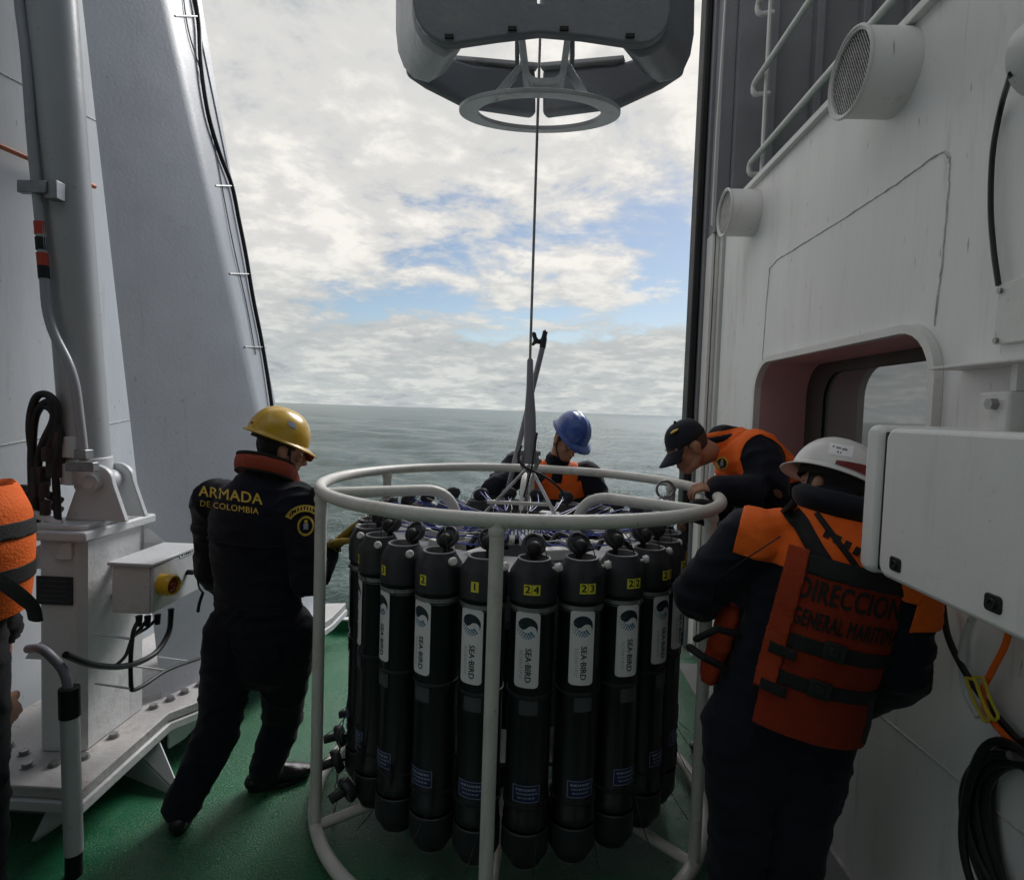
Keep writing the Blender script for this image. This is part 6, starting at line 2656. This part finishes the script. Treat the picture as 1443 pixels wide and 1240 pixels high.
# ------------------------------------------------------------------ the man in the white helmet
J = dict(pelvis=P(1098, 1000, 1.93), chest=P(1150, 830, 1.90), neck=P(1172, 716, 1.92), head=P(1172, 690, 1.97),
         shL=P(1060, 760, 1.95), shR=P(1272, 812, 1.80), elL=P(982, 836, 2.06), wrL=P(992, 850, 2.30), elR=P(1268, 950, 1.80), wrR=P(1205, 985, 2.02),
         hipL=P(1045, 1025, 1.93), hipR=P(1148, 1028, 1.91), knL=P(1042, 1180, 1.88), knR=P(1118, 1190, 1.86))
J['anL'] = Vector((J['knL'].x - 0.00, 1.95, 0.085))
J['anR'] = Vector((J['knR'].x - 0.02, 1.90, 0.085))
J['toeL'] = J['anL'] + Vector((-0.05, 0.2, 0))
J['toeR'] = J['anR'] + Vector((-0.05, 0.2, 0))
J['face'] = Vector((-0.50, 0.80, -0.42))
J['headup'] = Vector((0.16, 0.25, 0.93))
J4 = J
man4, cov4, cm4, W, (hs, hf, hh) = make_person('person in white hard hat and dark coverall wearing orange life vest with black lettering', J, 4.0, M_NAVY, amp=0.0075, g=0.022, arm_k=1.18, hands='LR',
                                            hand_kw={'L': dict(d=(-0.2, 0.9, 0.0), palm=(0.2, 0, -0.9), thumb=(0.9, 0, 0), curl=0.6),
                                                     'R': dict(d=(-0.7, 0.6, 0.1), palm=(-0.1, 0, -0.9), thumb=(0, 0.9, 0.2), curl=0.6)})
boots(J, man4)
hat4, s_, f_, u_ = helmet(man4, P(1174, 670, 1.97), (-0.62, 0.75, -0.02), (0.40, 0.18, 0.90), M_HWHITE, k=0.94, visor=0.022, ridge=0.004)
hair(man4, W, M_HAIR, low=-0.085, front=0.03, k=1.09)
eyes(man4, W)
hm = MB()
hm.v = [v.co.copy() + origin_of(man4) for v in hat4.data.vertices]
hm.f = [tuple(p.vertices) for p in hat4.data.polygons]
hb4 = BVHTree.FromPolygons(hm.v, hm.f)
o = P(1185, 634, 1.85)
decal('name_sticker', grid_patch(0.075, 0.036, 8, 5), o, (1, 0, -0.12), (0.1, 0, 1), hb4, M_LABEL, hat4, 0.0012, sight(o))
for k, (x_, y_, w_, h_) in enumerate(((-0.024, 0.008, 0.006, 0.004), (-0.008, 0.006, 0.016, 0.0035), (0.012, 0.004, 0.016, 0.0035), (-0.008, -0.007, 0.005, 0.005), (0.001, -0.008, 0.004, 0.004))):
    decal('sticker_print', grid_patch(w_, h_, 3, 2, x_, y_), o, (1, 0, -0.12), (0.1, 0, 1), hb4, M_INK, hat4, 0.0022, sight(o))
hc4 = P(1174, 670, 1.97)
V = []
for i in range(25):
    ph = R(250 - 112 * i / 24)
    for k in range(5):
        t = R(2.5 + k * (1.6 + 3.6 * min(1.0, i / 15)))
        e = math.cos(t) ** 0.80
        q = hc4 + s_ * (math.sin(ph) * 0.116 * 0.94 * e) + f_ * (math.cos(ph) * 0.140 * 0.94 * e) + u_ * (0.130 * 0.94 * math.sin(t))
        V.append(q + (q - hc4).normalized() * 0.0025)
mb = MB()
mb.add(V, [(i * 5 + k, i * 5 + k + 1, (i + 1) * 5 + k + 1, (i + 1) * 5 + k) for i in range(24) for k in range(4)])
part('red_tape', mb, M_REDTAPE, hat4, recalc=False)
mb = MB()
mb.tube(catmull([W(-0.092, 0.01, 0.05), W(-0.085, 0.03, -0.04), W(-0.04, 0.07, -0.10), W(0.0, 0.075, -0.112)], 6), 0.004, 6)
mb.tube(catmull([W(0.092, 0.01, 0.05), W(0.085, 0.03, -0.04), W(0.04, 0.07, -0.10), W(0.0, 0.075, -0.112)], 6), 0.004, 6)
part('chin_strap', mb, M_WEB, man4)
u, s, f = torso_axis(J)
nk, ch = J['neck'], J['chest']
mb = MB()
ring = [nk + s * math.cos(t) * 0.085 + f * math.sin(t) * 0.085 + u * 0.022 for t in np.linspace(0, 2 * PI, 28, endpoint=False)]
mb.tube(ring, 0.040, 12, closed=True)
me = remesh(mb, 0.009, 3)
wrinkle(me, 0.005, seed=9)
put('collar', me, M_NAVY, man4)
# hi-vis shoulders of the jacket
y4 = cut_shell('orange_yoke', cm4, [(nk - u * 0.200, -u), (nk - u * 0.018, u), (nk + s * 0.262, s), (nk - s * 0.250, -s)], M_ORANGE, man4, 0.003, 0.002)
slv = (J['elR'] - J['shR']).normalized()
cut_shell('orange_sleeve_panel', cm4, [(J['shR'] + slv * 0.135, slv), (J['shR'] + s * 0.03, -s)], M_ORANGE, man4, 0.003, 0.002)
for i in range(5):
    o = P(1166 + i * 14, 752 + i * 8.2, 1.78)
    decal('check_mark', grid_patch(0.020, 0.026, 3, 3), o, (0.9, 0, -0.4), (0.4, 0, 0.9), bvh_of(cm4) if i == 0 else chk, M_WEB, y4, 0.009, sight(o))
    if i == 0:
        chk = bvh_of(cm4)
# life vest: a padded back slab with webbing
tm = MB()
add_torso(tm, J, 0.028, seg=48)
tme = remesh(tm, 0.011, 4)
back = (ch - f * 0.03, f)
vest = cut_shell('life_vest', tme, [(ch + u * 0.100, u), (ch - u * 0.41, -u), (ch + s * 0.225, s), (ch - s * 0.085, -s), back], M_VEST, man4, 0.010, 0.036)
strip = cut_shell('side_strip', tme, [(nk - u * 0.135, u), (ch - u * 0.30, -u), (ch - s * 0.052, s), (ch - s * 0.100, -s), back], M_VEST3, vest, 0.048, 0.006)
dgv = bpy.context.evaluated_depsgraph_get()
tv_me = bpy.data.meshes.new_from_object(vest.evaluated_get(dgv))
tv_me.transform(Matrix.Translation(origin_of(man4)))
tv = bvh_of(tv_me)
for a_, b_, l_, r_ in ((0.092, 0.024, -0.085, 0.225), (-0.125, 0.022, -0.050, 0.225), (-0.245, 0.022, -0.060, 0.22)):
    base = ch
    cut_shell('webbing', tme, [(base + u * (a_ + b_), u), (base + u * (a_ - b_), -u), (ch + s * r_, s), (ch + s * l_, -s), back], M_WEB, vest, 0.0472, 0.0025)
for dz in (-0.165, -0.285):
    cut_shell('strap_end', tme, [(ch + u * (dz + 0.016), u), (ch + u * (dz - 0.016), -u), (ch - s * 0.026, s), (ch - s * 0.085, -s), back], M_WEB, vest, 0.055, 0.003)
for x0, x1 in ((-0.105, -0.050), (0.055, 0.105)):
    pass
for dz, sx in ((-0.125, 0.06), (-0.245, 0.05)):
    c_ = ch + u * dz + s * sx - f * 0.6
    h_ = tv.ray_cast(c_, f, 1.5)[0] or c_
    mb = MB()
    fr = Matrix((s, f, u)).transposed()
    mb.box(h_ - f * 0.008, (0.060, 0.014, 0.052), fr)
    mb.box(h_ - f * 0.016, (0.026, 0.008, 0.030), fr)
    part('buckle', mb, M_RUBBER, vest, bevel=0.004)
for sx in (0.205,):
    cut_shell('stitching', tme, [(ch + u * 0.085, u), (ch - u * 0.40, -u), (ch + s * (sx + 0.0022), s), (ch + s * (sx - 0.0022), -s), back], M_WEB, vest, 0.0462, 0.0012)
# V of black shoulder straps
st4 = bvh_of(cm4)


def strap_on(pix, w, m, name, Y=1.85, lift=0.012, parent=None, tgt=None):
    L, Rr_ = [], []
    for (x0, y0), (x1, y1) in zip(pix[:-1], pix[1:]):
        for k in range(6):
            t = k / 6
            L.append((x0 + (x1 - x0) * t, y0 + (y1 - y0) * t, x1 - x0, y1 - y0))
    x0, y0 = pix[-1]
    L.append((x0, y0, L[-1][2], L[-1][3]))
    V = []
    for x, y, dx, dy in L:
        n = math.hypot(dx, dy)
        for k in (-1, 0, 1):
            px, py = x - dy / n * w / 2 * k, y + dx / n * w / 2 * k
            d = ray(px, py).normalized()
            hit = (tgt or st4).ray_cast(CAM, d, 6.0)
            V.append((hit[0] if hit[0] is not None else P(px, py, Y)) - d * lift)
    mb = MB()
    mb.add(V, [(i * 3 + k, i * 3 + k + 1, (i + 1) * 3 + k + 1, (i + 1) * 3 + k) for i in range(len(L) - 1) for k in range(2)])
    o = part(name, mb, m, parent, smooth=60, recalc=False)
    o.modifiers.new('thickness', 'SOLIDIFY').thickness = 0.006
    return o


strap_on([(1108, 712), (1128, 736), (1150, 775), (1175, 812)], 24, M_WEB, 'shoulder_strap', parent=vest)
strap_on([(1150, 722), (1190, 775), (1235, 835)], 8, M_WEB, 'shoulder_strap', parent=vest, lift=0.010)
# lettering
ex = s
ey = u
o = ch + u * 0.028 - f * 0.4 + s * 0.068
decal('lettering', squeeze(text_mesh('DIRECCION', 0.088, 'CENTER', 1.10, 0.0030), 0.55), o, ex, ey, tv, M_WEB, vest, 0.003, f)
o = ch - u * 0.055 - f * 0.4 + s * 0.078
decal('lettering', squeeze(text_mesh('GENERAL MARITIMA', 0.070, 'CENTER', 1.08, 0.0024), 0.42), o, ex, ey, tv, M_WEB, vest, 0.003, f)
# front half of the vest, seen beside the arm
mb = MB()
mb.loft([P(1030, 860, 2.02), P(1016, 905, 2.02), P(998, 950, 2.04)], [(0.028, 0.06), (0.036, 0.065), (0.030, 0.06)], (1, 0, 0), 18)
me = remesh(mb, 0.010, 4)
wrinkle(me, 0.006, seed=6, aniso=(18, 18, 18))
vf_ = put('vest_front', me, M_VEST3, vest)
mb = MB()
mb.loft([P(1040, 893, 1.94), P(1010, 886, 1.92), P(982, 900, 1.98)], [(0.012, 0.016)] * 3, (0, 0, 1), 10)
part('webbing', mb, M_WEB, vf_)
mb = MB()
mb.loft([P(1020, 940, 1.94), P(992, 926, 1.93), P(972, 912, 1.98)], [(0.012, 0.016)] * 3, (0, 0, 1), 10)
part('webbing', mb, M_WEB, vf_)
# whistle cord
mb = MB()
mb.tube(catmull([P(1100, 755, 1.78), P(1075, 772, 1.80), P(1040, 795, 1.86), P(1008, 822, 1.93), P(1003, 850, 1.95)], 6), 0.0022, 5)
part('cord', mb, M_HOSE, man4)
mb = MB()
mb.loft([P(1228, 990, 1.70), P(1224, 1020, 1.70), P(1216, 1045, 1.71)], [(0.004, 0.012)] * 3, (1, 0, 0), 8)
part('strap_tail', mb, M_WEB, vest)

# ------------------------------------------------------------------ the person at the edge of the view
J = dict(pelvis=P(-90, 905, 1.76), chest=P(-88, 790, 1.72), neck=P(-112, 672, 1.74), head=P(-122, 622, 1.77),
         shL=P(-155, 712, 1.82), shR=P(-22, 722, 1.86), elL=P(-170, 860, 1.86), wrL=P(-90, 900, 2.02), elR=P(-4, 872, 1.98), wrR=P(4, 985, 2.08),
         )
for sd, x in (('L', -0.10), ('R', 0.10)):
    J['hip' + sd] = J['pelvis'] + Vector((x, -0.02, -0.06))
    J['an' + sd] = Vector((J['pelvis'].x + x * 1.2, 1.76, 0.085))
    J['kn' + sd] = (J['hip' + sd] + J['an' + sd]) / 2 + Vector((0, 0.03, 0))
    J['toe' + sd] = J['an' + sd] + Vector((0.06, 0.2, 0))
J['face'] = Vector((0.5, 0.8, -0.2))
J['headup'] = Vector((0, 0.05, 1))
man5, cov5, cm5, W, _ = make_person('person at the edge of the view in orange life vest, one bare forearm showing', J, 5.0, M_BLACKCLOTH, g=0.012, hands='R', hand_kw={'R': dict(d=(0.0, 0.5, -0.9), palm=(-0.9, 0, 0), thumb=(0, 0.8, 0.3), curl=0.5)})
# bare forearm: the sleeve ends below the elbow
sl_ = (J['wrR'] - J['elR']).normalized()
bm = bmesh.new()
bm.from_mesh(cov5.data)
org = origin_of(cov5)
near = [f_ for f_ in bm.faces if (f_.calc_center_median() + org - J['elR']).dot(sl_) > 0.075 and ((f_.calc_center_median() + org) - (J['elR'] + sl_ * ((f_.calc_center_median() + org) - J['elR']).dot(sl_))).length < 0.085
        and ((f_.calc_center_median() + org) - J['elR']).dot(sl_) < 0.45]
bmesh.ops.delete(bm, geom=near, context='FACES')
bm.to_mesh(cov5.data)
bm.free()
boots(J, man5)
hair(man5, W, M_HAIR)
u, s, f = torso_axis(J)
ch, nk = J['chest'], J['neck']
tm = MB()
add_torso(tm, J, 0.03, seg=40)
tme = remesh(tm, 0.011, 4)
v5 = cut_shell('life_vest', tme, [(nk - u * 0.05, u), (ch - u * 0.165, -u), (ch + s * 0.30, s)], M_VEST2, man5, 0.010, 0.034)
for dz in (0.085, -0.04):
    cut_shell('webbing', tme, [(ch + u * (dz + 0.024), u), (ch + u * (dz - 0.024), -u), (ch + s * 0.31, s)], M_WEB, v5, 0.0455, 0.003)
mb = MB()
mb.loft(catmull([P(-30, 800, 1.52), P(5, 822, 1.50), P(32, 842, 1.50), P(46, 856, 1.51), P(50, 872, 1.52)], 4), [(0.008, 0.022)] * 17, (0, 1, 0), 8)
part('belt_tail', mb, M_WEB, v5)
